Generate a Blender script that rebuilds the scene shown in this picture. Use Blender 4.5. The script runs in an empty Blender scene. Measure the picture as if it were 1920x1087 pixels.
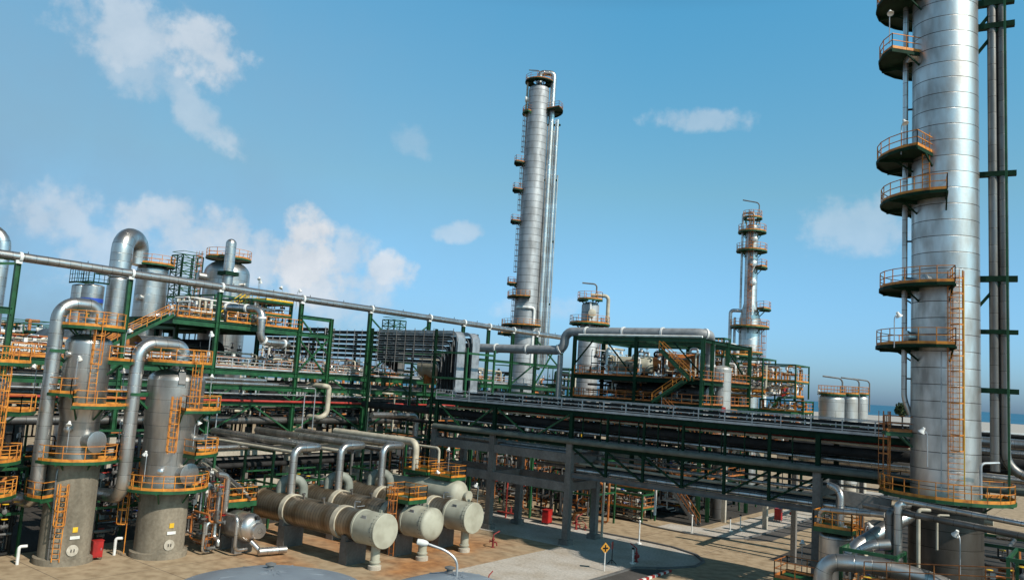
import bpy, math, random
from mathutils import Vector, Matrix
R = math.radians
random.seed(7)
sc = bpy.context.scene
COL = sc.collection
# plant grid: X runs along the exchangers (towards the sun), Y along the tall pipe rack, Z up
# ---------------------------------------------------------------- camera
F, W0, H0 = 1487.0, 1920.0, 1087.0
TH, RO, YAW, CH = R(6.6), R(3.57), R(52), 15.0
def _w(x, y, z):      # view-aligned axes -> plant grid
    a = (math.cos(YAW), math.sin(YAW)); b = (a[1], -a[0])
    return Vector((x*b[0]+y*b[1], x*a[0]+y*a[1], z))
FWD = _w(0, math.cos(TH), math.sin(TH)); _u = _w(0, -math.sin(TH), math.cos(TH)); _r = _w(1, 0, 0)
UP = math.cos(RO)*_u - math.sin(RO)*_r; RT = math.cos(RO)*_r + math.sin(RO)*_u
CAM = Vector((0, 0, CH))
cd = bpy.data.cameras.new('camera'); cam = bpy.data.objects.new('camera', cd); COL.objects.link(cam)
cd.sensor_width = 36; cd.lens = F/W0*36; cd.clip_end = 60000; cd.clip_start = 0.5
m3 = Matrix((RT, UP, -FWD)).transposed(); cam.matrix_world = Matrix.Translation(CAM) @ m3.to_4x4()
sc.camera = cam
# measured photo points turned into places in the plant
def ray(x, y): return (x-W0/2)/F*RT - (y-H0/2)/F*UP + FWD
def onY(x, y, s):
    d = ray(x, y); return CAM + d*(s/d.y)
def onX(x, y, t):
    d = ray(x, y); return CAM + d*(t/d.x)
def onG(x, y, z=0.0):
    d = ray(x, y); return CAM + d*((z-CH)/d.z)
def atP(x, y, t, s):   # at the same view depth as plan point t,s
    k = (Vector((t, s, 0))).dot(_w(0, 1, 0)); d = ray(x, y)
    return CAM + d*(k/d.dot(_w(0, 1, 0)))
# ---------------------------------------------------------------- world, sun, exposure
SUN_AZ = Vector((1.0, -0.085, 0)).normalized(); SUN_EL = R(42)
SUN = Vector((SUN_AZ.x*math.cos(SUN_EL), SUN_AZ.y*math.cos(SUN_EL), math.sin(SUN_EL)))
wd = bpy.data.worlds.new('World'); sc.world = wd; wd.use_nodes = True
def build_world():
    nt = wd.node_tree; N = nt.nodes; L = nt.links; N.clear()
    out = N.new('ShaderNodeOutputWorld'); bg = N.new('ShaderNodeBackground'); L.new(bg.outputs[0], out.inputs[0])
    sky = N.new('ShaderNodeTexSky'); sky.sky_type = 'NISHITA'; sky.sun_disc = False
    sky.sun_elevation = SUN_EL; sky.sun_rotation = math.atan2(SUN.x, SUN.y)
    sky.air_density = 1.0; sky.dust_density = 1.2; sky.ozone_density = 1.5; sky.altitude = 10
    bg.inputs[1].default_value = 0.1
    def math_(op, a, b=None, c=None):
        n = N.new('ShaderNodeMath'); n.operation = op
        for i, v in enumerate((a, b, c)):
            if v is None: continue
            if hasattr(v, 'is_linked'): L.new(v, n.inputs[i])
            else: n.inputs[i].default_value = v
        return n.outputs[0]
    tint = N.new('ShaderNodeMix'); tint.data_type = 'RGBA'; tint.blend_type = 'MULTIPLY'; tint.inputs[0].default_value = 1
    L.new(sky.outputs[0], tint.inputs[6])
    tc = N.new('ShaderNodeTexCoord')
    # clear tropical sky: the Nishita colours pulled towards cyan, more so up high
    sz = N.new('ShaderNodeSeparateXYZ'); L.new(tc.outputs['Generated'], sz.inputs[0]); cr = N.new('ShaderNodeValToRGB'); el = cr.color_ramp.elements
    for i, (p, c) in enumerate(SKY_TINT):
        e = el[i] if i < 2 else el.new(p)
        e.position = p; e.color = (*[k/2 for k in c], 1)
    L.new(sz.outputs[2], cr.inputs[0]); dbl = N.new('ShaderNodeVectorMath'); dbl.operation = 'SCALE'; dbl.inputs[3].default_value = 2
    L.new(cr.outputs[0], dbl.inputs[0]); L.new(dbl.outputs[0], tint.inputs[7])
    def noise(scale, det, seed):
        mp = N.new('ShaderNodeMapping'); mp.inputs[1].default_value = (seed, seed*1.7, seed*.3)
        L.new(tc.outputs['Generated'], mp.inputs[0])
        n = N.new('ShaderNodeTexNoise'); n.inputs['Scale'].default_value = scale; n.inputs['Detail'].default_value = det
        n.inputs['Roughness'].default_value = .58; L.new(mp.outputs[0], n.inputs['Vector']); return n.outputs[0]
    n1 = noise(14, 9, 3.1); n2 = noise(34, 7, 8.2); nf = noise(5, 5, 1.3)
    wob = math_('ADD', math_('MULTIPLY', math_('SUBTRACT', n1, .5), 3.1), math_('MULTIPLY', math_('SUBTRACT', n2, .5), 1.9))
    tot = None
    for (px, py, rx, ry, rot, st) in CLOUDS:
        d = ray(px, py).normalized()
        e1 = (ray(px+10*math.cos(rot), py+10*math.sin(rot)).normalized()-d).normalized()
        e2 = d.cross(e1).normalized()
        def dot(v):
            n = N.new('ShaderNodeVectorMath'); n.operation = 'DOT_PRODUCT'
            L.new(tc.outputs['Generated'], n.inputs[0]); n.inputs[1].default_value = v; return n.outputs['Value']
        a = math_('DIVIDE', dot(e1), rx/F); b = math_('DIVIDE', dot(e2), ry/F)
        # a blob at one bearing and elevation of the sky: zero outside its own hemisphere
        r2 = math_('ADD', math_('MULTIPLY', a, a), math_('MULTIPLY', b, b))
        front = math_('GREATER_THAN', dot(d), 0.0)
        v = math_('SUBTRACT', 1.0, r2)
        v = math_('ADD', v, wob)
        mr = N.new('ShaderNodeMapRange'); mr.interpolation_type = 'SMOOTHSTEP'
        L.new(v, mr.inputs[0]); mr.inputs[1].default_value = .08; mr.inputs[2].default_value = 1.0
        mr.inputs[3].default_value = 0; mr.inputs[4].default_value = st
        v = math_('MULTIPLY', mr.outputs[0], front)
        tot = v if tot is None else math_('MAXIMUM', tot, v)
    # thin veil of haze cloud low over the plant
    sep = N.new('ShaderNodeSeparateXYZ'); L.new(tc.outputs['Generated'], sep.inputs[0])
    left = N.new('ShaderNodeVectorMath'); left.operation = 'DOT_PRODUCT'; L.new(tc.outputs['Generated'], left.inputs[0]); left.inputs[1].default_value = tuple(-_r)
    veil = math_('MULTIPLY', math_('MULTIPLY_ADD', left.outputs['Value'], 1.7, .25), math_('MULTIPLY_ADD', sep.outputs[2], -1.0, .85))
    veil = math_('MULTIPLY', math_('MAXIMUM', veil, 0.0), math_('MULTIPLY_ADD', nf, 1.3, .25))
    cc = N.new('ShaderNodeMix'); cc.data_type = 'RGBA'; L.new(math_('MULTIPLY_ADD', n1, 2.2, -.6), cc.inputs[0])
    cc.inputs[6].default_value = (5.2, 5.9, 6.7, 1); cc.inputs[7].default_value = (8.3, 8.5, 8.8, 1)
    mx = N.new('ShaderNodeMix'); mx.data_type = 'RGBA'; L.new(tot, mx.inputs[0]); vm = N.new('ShaderNodeMix'); vm.data_type = 'RGBA'; L.new(math_('MINIMUM', veil, .85), vm.inputs[0]); L.new(tint.outputs[2], vm.inputs[6]); vm.inputs[7].default_value = (2.45, 4.0, 5.5, 1)
    L.new(vm.outputs[2], mx.inputs[6]); L.new(cc.outputs[2], mx.inputs[7])
    L.new(mx.outputs[2], bg.inputs[0])
SKY_TINT = [(0, (.74, 1.18, 1.96)), (.06, (.76, 1.26, 1.86)), (.24, (1.0, 1.55, 1.46)), (.44, (.8, 1.9, 1.92)), (.62, (.26, .52, .54)), (1, (.12, .24, .26))]
CLOUDS = [(225, 60, 115, 70, .3, .56), (375, 95, 85, 80, .2, .68), (290, 150, 105, 55, .3, .38), (370, 215, 95, 40, .65, .42),
          (572, 432, 58, 55, 0, .98), (560, 490, 85, 70, .2, .92), (590, 530, 75, 60, 0, .8), (495, 480, 70, 60, 0, .62), (655, 480, 55, 60, 0, .6), (715, 508, 68, 42, 0, .78), (680, 530, 90, 36, 0, .6),
          (848, 438, 44, 20, 0, .4), (875, 428, 40, 22, 0, .42), (95, 405, 75, 65, 0, .5), (300, 430, 95, 65, 0, .6), (405, 440, 75, 65, 0, .66), (280, 490, 190, 80, 0, .5),
          (1305, 224, 105, 26, .03, .38), (1620, 425, 120, 60, 0, .36), (770, 262, 55, 36, .5, .2), (1010, 580, 90, 34, 0, .25), (640, 560, 130, 60, 0, .45)]
build_world()
sl = bpy.data.lights.new('sun', 'SUN'); sl.energy = 4.8; sl.angle = R(.55); sl.color = (1, .93, .82)
so = bpy.data.objects.new('sun', sl); COL.objects.link(so); so.rotation_euler = SUN.to_track_quat('Z', 'Y').to_euler(); so.location = (60, -20, 120)
sc.view_settings.view_transform = 'Standard'; sc.view_settings.look = 'None'; sc.view_settings.exposure = 0; sc.view_settings.gamma = 1
sc.cycles.max_bounces = 6; sc.cycles.diffuse_bounces = 2; sc.cycles.glossy_bounces = 4
# ---------------------------------------------------------------- materials
def nodes(name):
    m = bpy.data.materials.new(name); m.use_nodes = True
    return m, m.node_tree.nodes, m.node_tree.links, m.node_tree.nodes['Principled BSDF']
def ramp(N, L, src, stops):
    r = N.new('ShaderNodeValToRGB'); el = r.color_ramp.elements
    for i, (p, c) in enumerate(stops):
        e = el[i] if i < 2 else el.new(p)
        e.position = p; e.color = (*c, 1)
    L.new(src, r.inputs[0]); return r.outputs[0]
def tex_noise(N, L, coord, scale, det=5, stretch=None):
    n = N.new('ShaderNodeTexNoise'); n.inputs['Scale'].default_value = scale; n.inputs['Detail'].default_value = det
    if stretch:
        mp = N.new('ShaderNodeMapping'); mp.inputs[3].default_value = stretch; L.new(coord, mp.inputs[0]); coord = mp.outputs[0]
    L.new(coord, n.inputs['Vector']); return n.outputs[0]
def bump(N, L, B, h, s=.3, d=.02):
    b = N.new('ShaderNodeBump'); b.inputs['Strength'].default_value = s; b.inputs['Distance'].default_value = d
    L.new(h, b.inputs['Height']); L.new(b.outputs[0], B.inputs['Normal'])
def paint(name, col, col2=None, rough=.5, metal=0, scale=1.5, dirt=None):
    m, N, L, B = nodes(name); tc = N.new('ShaderNodeTexCoord'); g = N.new('ShaderNodeNewGeometry')
    n = tex_noise(N, L, g.outputs['Position'], scale, 6)
    c2 = col2 or tuple(c*.62 for c in col)
    L.new(ramp(N, L, n, [(.34, c2), (.6, col)]), B.inputs['Base Color'])
    B.inputs['Roughness'].default_value = rough; B.inputs['Metallic'].default_value = metal
    if max(col) < .06: B.inputs['Specular IOR Level'].default_value = .08
    bump(N, L, B, n, .12, .02)
    return m
def clad(name, col, seam=1.0, width=1.6, rough=.34, metal=.92, dirt=(.5, .5, .5), mort=.028):
    m, N, L, B = nodes(name); uv = N.new('ShaderNodeUVMap'); g = N.new('ShaderNodeNewGeometry')
    br = N.new('ShaderNodeTexBrick'); L.new(uv.outputs[0], br.inputs['Vector'])
    br.inputs['Scale'].default_value = 1; br.inputs['Brick Width'].default_value = width; br.inputs['Row Height'].default_value = seam
    br.inputs['Mortar Size'].default_value = mort; br.inputs['Mortar Smooth'].default_value = .3
    br.inputs['Color1'].default_value = (*col, 1); br.inputs['Color2'].default_value = (*[c*.82 for c in col], 1)
    br.inputs['Mortar'].default_value = (*[c*.2 for c in col], 1); br.offset = .5
    n = tex_noise(N, L, g.outputs['Position'], .9, 7, (1, 1, .35))
    n3 = tex_noise(N, L, g.outputs['Position'], 6, 4)
    mx = N.new('ShaderNodeMix'); mx.data_type = 'RGBA'; mx.blend_type = 'MULTIPLY'; mx.inputs[0].default_value = 1
    L.new(br.outputs[0], mx.inputs[6]); L.new(ramp(N, L, n, [(.3, dirt), (.62, (1, 1, 1))]), mx.inputs[7])
    L.new(mx.outputs[2], B.inputs['Base Color'])
    rr = N.new('ShaderNodeMapRange'); L.new(n, rr.inputs[0]); rr.inputs[1].default_value = .3; rr.inputs[2].default_value = .7
    rr.inputs[3].default_value = rough+.14; rr.inputs[4].default_value = rough-.05; L.new(rr.outputs[0], B.inputs['Roughness'])
    B.inputs['Metallic'].default_value = metal
    ad = N.new('ShaderNodeMath'); ad.operation = 'MULTIPLY_ADD'; L.new(n3, ad.inputs[0]); ad.inputs[1].default_value = .35
    inv = N.new('ShaderNodeMath'); inv.operation = 'SUBTRACT'; inv.inputs[0].default_value = 1; L.new(br.outputs['Fac'], inv.inputs[1]); L.new(inv.outputs[0], ad.inputs[2])
    bump(N, L, B, ad.outputs[0], .35, .03)
    return m
def concrete(name, c1, c2, scale=.35, streak=None):
    m, N, L, B = nodes(name); g = N.new('ShaderNodeNewGeometry')
    n = tex_noise(N, L, g.outputs['Position'], scale, 9, streak); n2 = tex_noise(N, L, g.outputs['Position'], 5, 5)
    mx = N.new('ShaderNodeMix'); mx.data_type = 'RGBA'; mx.blend_type = 'MULTIPLY'; mx.inputs[0].default_value = 1
    L.new(ramp(N, L, n, [(.3, c2), (.65, c1)]), mx.inputs[6]); L.new(ramp(N, L, n2, [(.3, (.74, .72, .7)), (.7, (1, 1, 1))]), mx.inputs[7])
    L.new(mx.outputs[2], B.inputs['Base Color']); B.inputs['Roughness'].default_value = .88; bump(N, L, B, n2, .35, .03)
    return m
MAT = dict(
    clad=clad('aluminium_cladding', (.68, .655, .63), 1.0, 5.2, .34, .94, (.5, .49, .47), .016),
    tower=clad('tower_cladding', (.74, .71, .68), 1.15, 14, .36, .93, (.46, .45, .44), .03),
    far=clad('far_tower_cladding', (.47, .48, .49), 1.3, 40, .55, .6, (.62, .62, .62), .045),
    pipe=clad('pipe_cladding', (.70, .675, .65), .95, 30, .3, .92, (.55, .54, .52), .018),
    shadeskirt=clad('shade_dark_skirt_cladding', (.17, .15, .13), 1.15, 14, .5, .85, (.5, .47, .44), .022), dullpipe=clad('dull_pipe_cladding', (.24, .23, .22), 1.2, 30, .42, .8, (.55, .54, .52), .018),
    shell=clad('exchanger_cladding', (.40, .33, .245), .34, 30, .42, .85, (.5, .42, .33), .02),
    white=paint('white_paint', (.78, .78, .76), (.6, .59, .55), .5),
    whiteves=clad('white_vessel_cladding', (.60, .59, .57), 1.2, 6, .42, .6, (.7, .68, .65), .02),
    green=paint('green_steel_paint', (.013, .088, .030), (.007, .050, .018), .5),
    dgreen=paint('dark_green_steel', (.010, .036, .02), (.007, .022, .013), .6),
    orange=paint('orange_rail_paint', (.66, .25, .03), (.40, .12, .018), .55, 0, 2.2),
    pipegrey=paint('grey_pipe_paint', (.29, .30, .31), (.21, .215, .22), .5), ochre=paint('faded_ochre_paint', (.55, .27, .03), (.42, .19, .02), .6), yellow=paint('yellow_paint', (.80, .50, .03), (.62, .36, .02), .5),
    rust=paint('rusty_orange_rail', (.46, .15, .03), (.20, .07, .022), .65, 0, 2.5),
    red=paint('red_paint', (.42, .014, .012), (.26, .012, .01), .5), deepred=paint('weathered_red_paint', (.26, .022, .02), (.15, .015, .014), .6),
    redpipe=paint('dull_red_pipe', (.42, .04, .03), (.25, .03, .02), .55),
    greypaint=paint('grey_green_paint', (.41, .405, .325), (.31, .30, .235), .6, 0, .9), shadegrey=paint('shaded_grey_green_paint', (.24, .255, .22), (.17, .18, .155), .6),
    greygreen=paint('grey_green_pipe', (.12, .135, .115), (.08, .09, .078), .65),
    beige=paint('beige_pipe', (.50, .45, .35), (.36, .32, .25), .55),
    grey=paint('grey_steel', (.15, .148, .145), (.10, .098, .096), .6),
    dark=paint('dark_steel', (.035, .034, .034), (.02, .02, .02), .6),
    tray=paint('galvanised_tray', (.46, .48, .50), (.30, .32, .34), .45, .6), galv=paint('galvanised_rail', (.50, .51, .52), (.34, .35, .36), .5, .3),
    conc=concrete('weathered_concrete', (.31, .265, .20), (.135, .115, .085), .8, (1, 1, .22)),
    conc2=concrete('grey_concrete', (.215, .20, .185), (.125, .115, .105), .6, (1, 1, .3)),
    pale=concrete('pale_concrete', (.55, .50, .42), (.40, .36, .29), .5),
    blue=paint('blue_paint', (.03, .08, .45), (.02, .05, .3), .4),
    black=paint('black_paint', (.02, .02, .02), (.012, .012, .012), .9),
    roof=paint('grey_roof_sheet', (.25, .28, .31), (.20, .22, .25), .5, .2, .5),
)
# ---------------------------------------------------------------- mesh builder
class M:
    def __init__(s): s.v = []; s.f = []; s.uv = []; s.sm = []
    def face(s, idx, uv=None, smooth=False):
        s.f.append(tuple(idx)); s.uv.append(uv or [(0.5, 0.5)]*len(idx)); s.sm.append(smooth)
    def hexa(s, p):
        o = len(s.v); s.v += [Vector(q) for q in p]
        for q in ((0, 3, 2, 1), (4, 5, 6, 7), (0, 1, 5, 4), (1, 2, 6, 5), (2, 3, 7, 6), (3, 0, 4, 7)): s.face([o+i for i in q])
        return s
    def box(s, c, size, az=0.0):
        c = Vector(c); x, y, z = (k/2 for k in size); ca, sa = math.cos(az), math.sin(az)
        def q(a, b, d): return c+Vector((a*ca-b*sa, a*sa+b*ca, d))
        return s.hexa([q(-x, -y, -z), q(x, -y, -z), q(x, y, -z), q(-x, y, -z), q(-x, -y, z), q(x, -y, z), q(x, y, z), q(-x, y, z)])
    def bar(s, p0, p1, w, h=None, up=None):
        p0, p1 = Vector(p0), Vector(p1); h = h or w; d = (p1-p0)
        if d.length < 1e-5: return s
        d.normalize(); u = Vector(up) if up else (Vector((0, 0, 1)) if abs(d.z) < .95 else Vector((1, 0, 0)))
        r = d.cross(u).normalized(); u = r.cross(d).normalized(); r = r*w/2; u = u*h/2
        return s.hexa([p0-r-u, p0+r-u, p1+r-u, p1-r-u, p0-r+u, p0+r+u, p1+r+u, p1-r+u])
    def ibeam(s, p0, p1, w, h, up=None):
        p0, p1 = Vector(p0), Vector(p1); d = (p1-p0).normalized()
        u = Vector(up) if up else (Vector((0, 0, 1)) if abs(d.z) < .95 else Vector((0, 1, 0)))
        r = d.cross(u).normalized(); u = r.cross(d).normalized(); t = max(.03, h*.09)
        s.bar(p0+u*(h/2-t/2), p1+u*(h/2-t/2), w, t, u); s.bar(p0-u*(h/2-t/2), p1-u*(h/2-t/2), w, t, u)
        return s.bar(p0, p1, t, h-2*t, u)
    def sweep(s, path, ring, closed_ring=True, caps=True, smooth=True, vs=None):
        o = len(s.v); n = len(ring(0)); L = 0; ul = []
        for i, (p, r, u, l) in enumerate(path):
            for a, b in ring(i): s.v.append(p+r*a+u*b)
            ul.append(l)
        for i in range(len(path)-1):
            for j in range(n if closed_ring else n-1):
                k = (j+1) % n
                v0, v1 = (vs[j], vs[j+1]) if vs else (j/n, (j+1)/n)
                s.face((o+i*n+j, o+i*n+k, o+(i+1)*n+k, o+(i+1)*n+j), [(v0, ul[i]), (v1, ul[i]), (v1, ul[i+1]), (v0, ul[i+1])], smooth)
        if caps:
            s.face([o+j for j in reversed(range(n))]); e = o+(len(path)-1)*n; s.face([e+j for j in range(n)])
        return s
    def frames(s, pts, bend=0, seg=6):
        P = [Vector(p) for p in pts]; out = [P[0]]
        for i in range(1, len(P)-1):
            a, b, c = P[i-1], P[i], P[i+1]; d0 = (a-b); d1 = (c-b); k = min(bend, d0.length*.48, d1.length*.48)
            if k < 1e-4: out.append(b); continue
            d0.normalize(); d1.normalize(); ang = d0.angle(d1)
            if ang > 3.08 or ang < .06: out.append(b); continue
            p0, p1 = b+d0*k, b+d1*k; rad = k*math.tan(ang/2); cen = b+(d0+d1).normalized()*(rad/math.sin(ang/2))
            e0 = p0-cen; e1 = p1-cen; tot = e0.angle(e1)
            for q in range(seg+1):
                t = q/seg; out.append(cen+(e0*math.sin((1-t)*tot)+e1*math.sin(t*tot))/math.sin(tot))
        out.append(P[-1]); res = []; l = 0; r = None
        for i, p in enumerate(out):
            t = (out[min(i+1, len(out)-1)]-out[max(i-1, 0)]).normalized()
            if r is None:
                h = Vector((0, 0, 1)) if abs(t.z) < .9 else Vector((1, 0, 0)); r = t.cross(h).normalized()
            else: r = (r-t*r.dot(t)).normalized()
            if i: l += (p-out[i-1]).length
            res.append((p, r, r.cross(t), l))
        return res
    def tube(s, pts, r, n=10, bend=None, seg=6):
        fr = s.frames(pts, bend if bend is not None else r*3, seg); C = [(math.cos(2*math.pi*j/n)*r, -math.sin(2*math.pi*j/n)*r) for j in range(n)]
        return s.sweep(fr, lambda i: C, vs=[j/n*2*math.pi*r for j in range(n+1)])
    def ribbon(s, pts, w, th, bend, wdir, seg=8):
        P = s.frames(pts, bend, seg); wd_ = Vector(wdir); fr = []
        for i, (p, r, u, l) in enumerate(P):
            t = (P[min(i+1, len(P)-1)][0]-P[max(i-1, 0)][0]).normalized(); fr.append((p, wd_, wd_.cross(t).normalized(), l))
        return s.sweep(fr, lambda i: [(-w/2, -th/2), (w/2, -th/2), (w/2, th/2), (-w/2, th/2)], smooth=False)
    def lathe(s, prof, base=(0, 0, 0), axis=(0, 0, 1), n=32):
        ax = Vector(axis).normalized(); b = Vector(base)
        h = Vector((1, 0, 0)) if abs(ax.z) > .9 else Vector((0, 0, 1)); e1 = (h-ax*h.dot(ax)).normalized(); e2 = ax.cross(e1)
        o = len(s.v); l = [0]
        for i in range(1, len(prof)): l.append(l[-1]+math.dist(prof[i], prof[i-1]))
        rm = max(p[0] for p in prof)
        for r, z in prof:
            for j in range(n): a = 2*math.pi*j/n; s.v.append(b+ax*z+(e1*math.cos(a)+e2*math.sin(a))*r)
        for i in range(len(prof)-1):
            sharp = False
            for j in range(n):
                k = (j+1) % n; v0, v1 = j/n*2*math.pi*rm, (j+1)/n*2*math.pi*rm
                s.face((o+i*n+j, o+i*n+k, o+(i+1)*n+k, o+(i+1)*n+j), [(v0, l[i]), (v1, l[i]), (v1, l[i+1]), (v0, l[i+1])], True)
        if prof[0][0] > .01: s.face([o+j for j in reversed(range(n))])
        if prof[-1][0] > .01: e = o+(len(prof)-1)*n; s.face([e+j for j in range(n)])
        return s
    def arc(s, c, r0, r1, a0, a1, z, th):
        n = max(4, int(abs(a1-a0)/9)); o = len(s.v); cx, cy = c
        for i in range(n+1):
            a = R(a0+(a1-a0)*i/n); ca, sa = math.cos(a), math.sin(a)
            for r, zz in ((r0, z-th), (r1, z-th), (r1, z), (r0, z)): s.v.append(Vector((cx+r*ca, cy+r*sa, zz)))
        for i in range(n):
            for j in range(4):
                k = (j+1) % 4; s.face((o+i*4+j, o+i*4+k, o+i*4+4+k, o+i*4+4+j))
        s.face([o+3, o+2, o+1, o]); e = o+n*4; s.face([e, e+1, e+2, e+3]); return s
    def rail(s, pts, h=1.1, w=.05, step=1.25, posts=True, toe=True, mids=(.55,)):
        P = [Vector(p) for p in pts]; acc = 0
        for i in range(len(P)-1):
            a, b = P[i], P[i+1]; d = b-a
            for k in (*mids, 1.0): s.bar(a+Vector((0, 0, h*k)), b+Vector((0, 0, h*k)), w, w)
            if toe: s.bar(a+Vector((0, 0, .10)), b+Vector((0, 0, .10)), .03, .2)
            if posts:
                n = max(1, round(d.length/step)) if d.length > step*.6 else 1
                for q in range(n):
                    if d.length <= step*.6 and i % 2 and i: continue
                    p = a+d*(q/n); s.bar(p, p+Vector((0, 0, h)), w*1.1, w*1.1)
        s.bar(P[-1], P[-1]+Vector((0, 0, h)), w*1.1, w*1.1); return s
    def arcrail(s, c, r, a0, a1, z, **k):
        n = max(3, int(abs(a1-a0)/14)); return s.rail([(c[0]+r*math.cos(R(a0+(a1-a0)*i/n)), c[1]+r*math.sin(R(a0+(a1-a0)*i/n)), z) for i in range(n+1)], step=1.3, **k)
    def ladder(s, p, ang, z0, z1, w=.5, t=.05):
        p = Vector((p[0], p[1], 0)); tn = Vector((-math.sin(ang), math.cos(ang), 0))*w/2; z = Vector((0, 0, 1))
        for g in (-1, 1): s.bar(p+tn*g+z*z0, p+tn*g+z*(z1+1), t, t)
        k = z0+.2
        while k < z1+.9: s.bar(p-tn+z*k, p+tn+z*k, t*.7, t*.7); k += .36
        return s
    def cage(s, p, ang, z0, z1, w=.5, t=.05):
        p = Vector((p[0], p[1], 0)); o = Vector((math.cos(ang), math.sin(ang), 0)); tn = Vector((-o.y, o.x, 0)); z = Vector((0, 0, 1)); k = z0
        hoop = [tn*.36*math.cos(a)+o*(.12+.62*math.sin(a)) for a in [math.pi*i/6 for i in range(7)]]
        while k < z1+1.0:
            for i in range(6): s.bar(p+hoop[i]+z*k, p+hoop[i+1]+z*k, t*.8, t*1.6)
            k += 1.05
        for i in (0, 1, 3, 5, 6): s.bar(p+hoop[i]+z*z0, p+hoop[i]+z*(z1+1), t*.8, t*.8)
        return s
def ell(r, z, h, n=7, top=True):   # elliptical head profile from the straight wall to the apex
    q = [(r*math.cos(math.pi/2*i/n), z+(h if top else -h)*math.sin(math.pi/2*i/n)) for i in range(n+1)]
    q[-1] = (0.005, q[-1][1]); return q
LOC = {}
def tag(o, label=None, cat=None, group=None, kind=None):
    for k, v in (('label', label), ('category', cat), ('group', group), ('kind', kind)):
        if v: o[k] = v
    return o
def thing(name, label, cat, loc=(0, 0, 0), group=None):
    o = bpy.data.objects.new(name, None); COL.objects.link(o); o.location = loc; o.empty_display_size = .3
    LOC[o.name] = Vector(loc); return tag(o, label, cat, group)
def part(name, m, mat, parent, label=None):
    off = LOC[parent.name]; me = bpy.data.meshes.new(name); me.from_pydata([v-off for v in m.v], [], m.f)
    uvl = me.uv_layers.new(name='UVMap'); flat = [c for f in m.uv for p in f for c in p]; uvl.data.foreach_set('uv', flat)
    me.polygons.foreach_set("use_smooth", m.sm); me.set_sharp_from_angle(angle=R(42)); me.materials.append(MAT[mat] if isinstance(mat, str) else mat)
    o = bpy.data.objects.new(name, me); COL.objects.link(o); o.parent = parent; LOC[o.name] = off
    if label: o['label'] = label
    return o
def single(name, m, mat, label, cat, group=None, kind=None):
    xs = [v.x for v in m.v]; ys = [v.y for v in m.v]; zs = [v.z for v in m.v]
    off = Vector(((min(xs)+max(xs))/2, (min(ys)+max(ys))/2, min(zs)))
    me = bpy.data.meshes.new(name); me.from_pydata([v-off for v in m.v], [], m.f)
    uvl = me.uv_layers.new(name='UVMap'); uvl.data.foreach_set('uv', [c for f in m.uv for p in f for c in p])
    me.polygons.foreach_set("use_smooth", m.sm); me.set_sharp_from_angle(angle=R(42)); me.materials.append(MAT[mat] if isinstance(mat, str) else mat)
    o = bpy.data.objects.new(name, me); COL.objects.link(o); o.location = off; LOC[o.name] = off
    return tag(o, label, cat, group, kind)
def copy_thing(o, loc, rz=0, label=None, group=None, parent=None):
    c = o.copy(); COL.objects.link(c)
    if parent is None: c.location = loc; c.rotation_euler = (0, 0, rz)
    else: c.parent = parent
    for ch in o.children: copy_thing(ch, None, parent=c)
    if label: c['label'] = label
    if group: c['group'] = group
    return c
# ---------------------------------------------------------------- ground, roads, sea
def ground_mat():
    m, N, L, B = nodes('ground_concrete'); g = N.new('ShaderNodeNewGeometry'); P = g.outputs['Position']
    br = N.new('ShaderNodeTexBrick'); L.new(P, br.inputs['Vector']); br.inputs['Scale'].default_value = 1
    br.inputs['Brick Width'].default_value = 8; br.inputs['Row Height'].default_value = 6.4; br.inputs['Mortar Size'].default_value = .035; br.offset = 0
    br.inputs['Color1'].default_value = (.40, .30, .19, 1); br.inputs['Color2'].default_value = (.385, .29, .185, 1); br.inputs['Mortar'].default_value = (.15, .11, .075, 1)
    n = tex_noise(N, L, P, .13, 10); n2 = tex_noise(N, L, P, 1.1, 8); n3 = tex_noise(N, L, P, .06, 6)
    mx = N.new('ShaderNodeMix'); mx.data_type = 'RGBA'; mx.blend_type = 'MULTIPLY'; mx.inputs[0].default_value = 1
    L.new(br.outputs[0], mx.inputs[6]); L.new(ramp(N, L, n2, [(.3, (.62, .58, .53)), (.6, (1, 1, 1))]), mx.inputs[7])
    # rust washed off the exchangers over the years
    sep = N.new('ShaderNodeSeparateXYZ'); L.new(P, sep.inputs[0])
    def rng(o, a, b, c, d):
        r1 = N.new('ShaderNodeMapRange'); L.new(o, r1.inputs[0]); r1.inputs[1].default_value = a; r1.inputs[2].default_value = b
        r2 = N.new('ShaderNodeMapRange'); L.new(o, r2.inputs[0]); r2.inputs[1].default_value = c; r2.inputs[2].default_value = d; r2.inputs[3].default_value = 1; r2.inputs[4].default_value = 0
        q = N.new('ShaderNodeMath'); q.operation = 'MULTIPLY'; L.new(r1.outputs[0], q.inputs[0]); L.new(r2.outputs[0], q.inputs[1]); return q.outputs[0]
    a = rng(sep.outputs[0], -70, -60, -44.5, -41); b = rng(sep.outputs[1], 34, 41, 57, 64)
    q = N.new('ShaderNodeMath'); q.operation = 'MULTIPLY'; L.new(a, q.inputs[0]); L.new(b, q.inputs[1])
    r = N.new('ShaderNodeMapRange'); L.new(n, r.inputs[0]); r.inputs[1].default_value = .38; r.inputs[2].default_value = .58
    q2 = N.new('ShaderNodeMath'); q2.operation = 'MULTIPLY'; L.new(q.outputs[0], q2.inputs[0]); L.new(r.outputs[0], q2.inputs[1])
    st = N.new('ShaderNodeMix'); st.data_type = 'RGBA'; L.new(q2.outputs[0], st.inputs[0]); L.new(mx.outputs[2], st.inputs[6])
    L.new(ramp(N, L, n2, [(.3, (.20, .085, .03)), (.62, (.42, .20, .075))]), st.inputs[7])
    L.new(st.outputs[2], B.inputs['Base Color']); B.inputs['Roughness'].default_value = .9; bump(N, L, B, n2, .2, .03); return m
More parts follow.
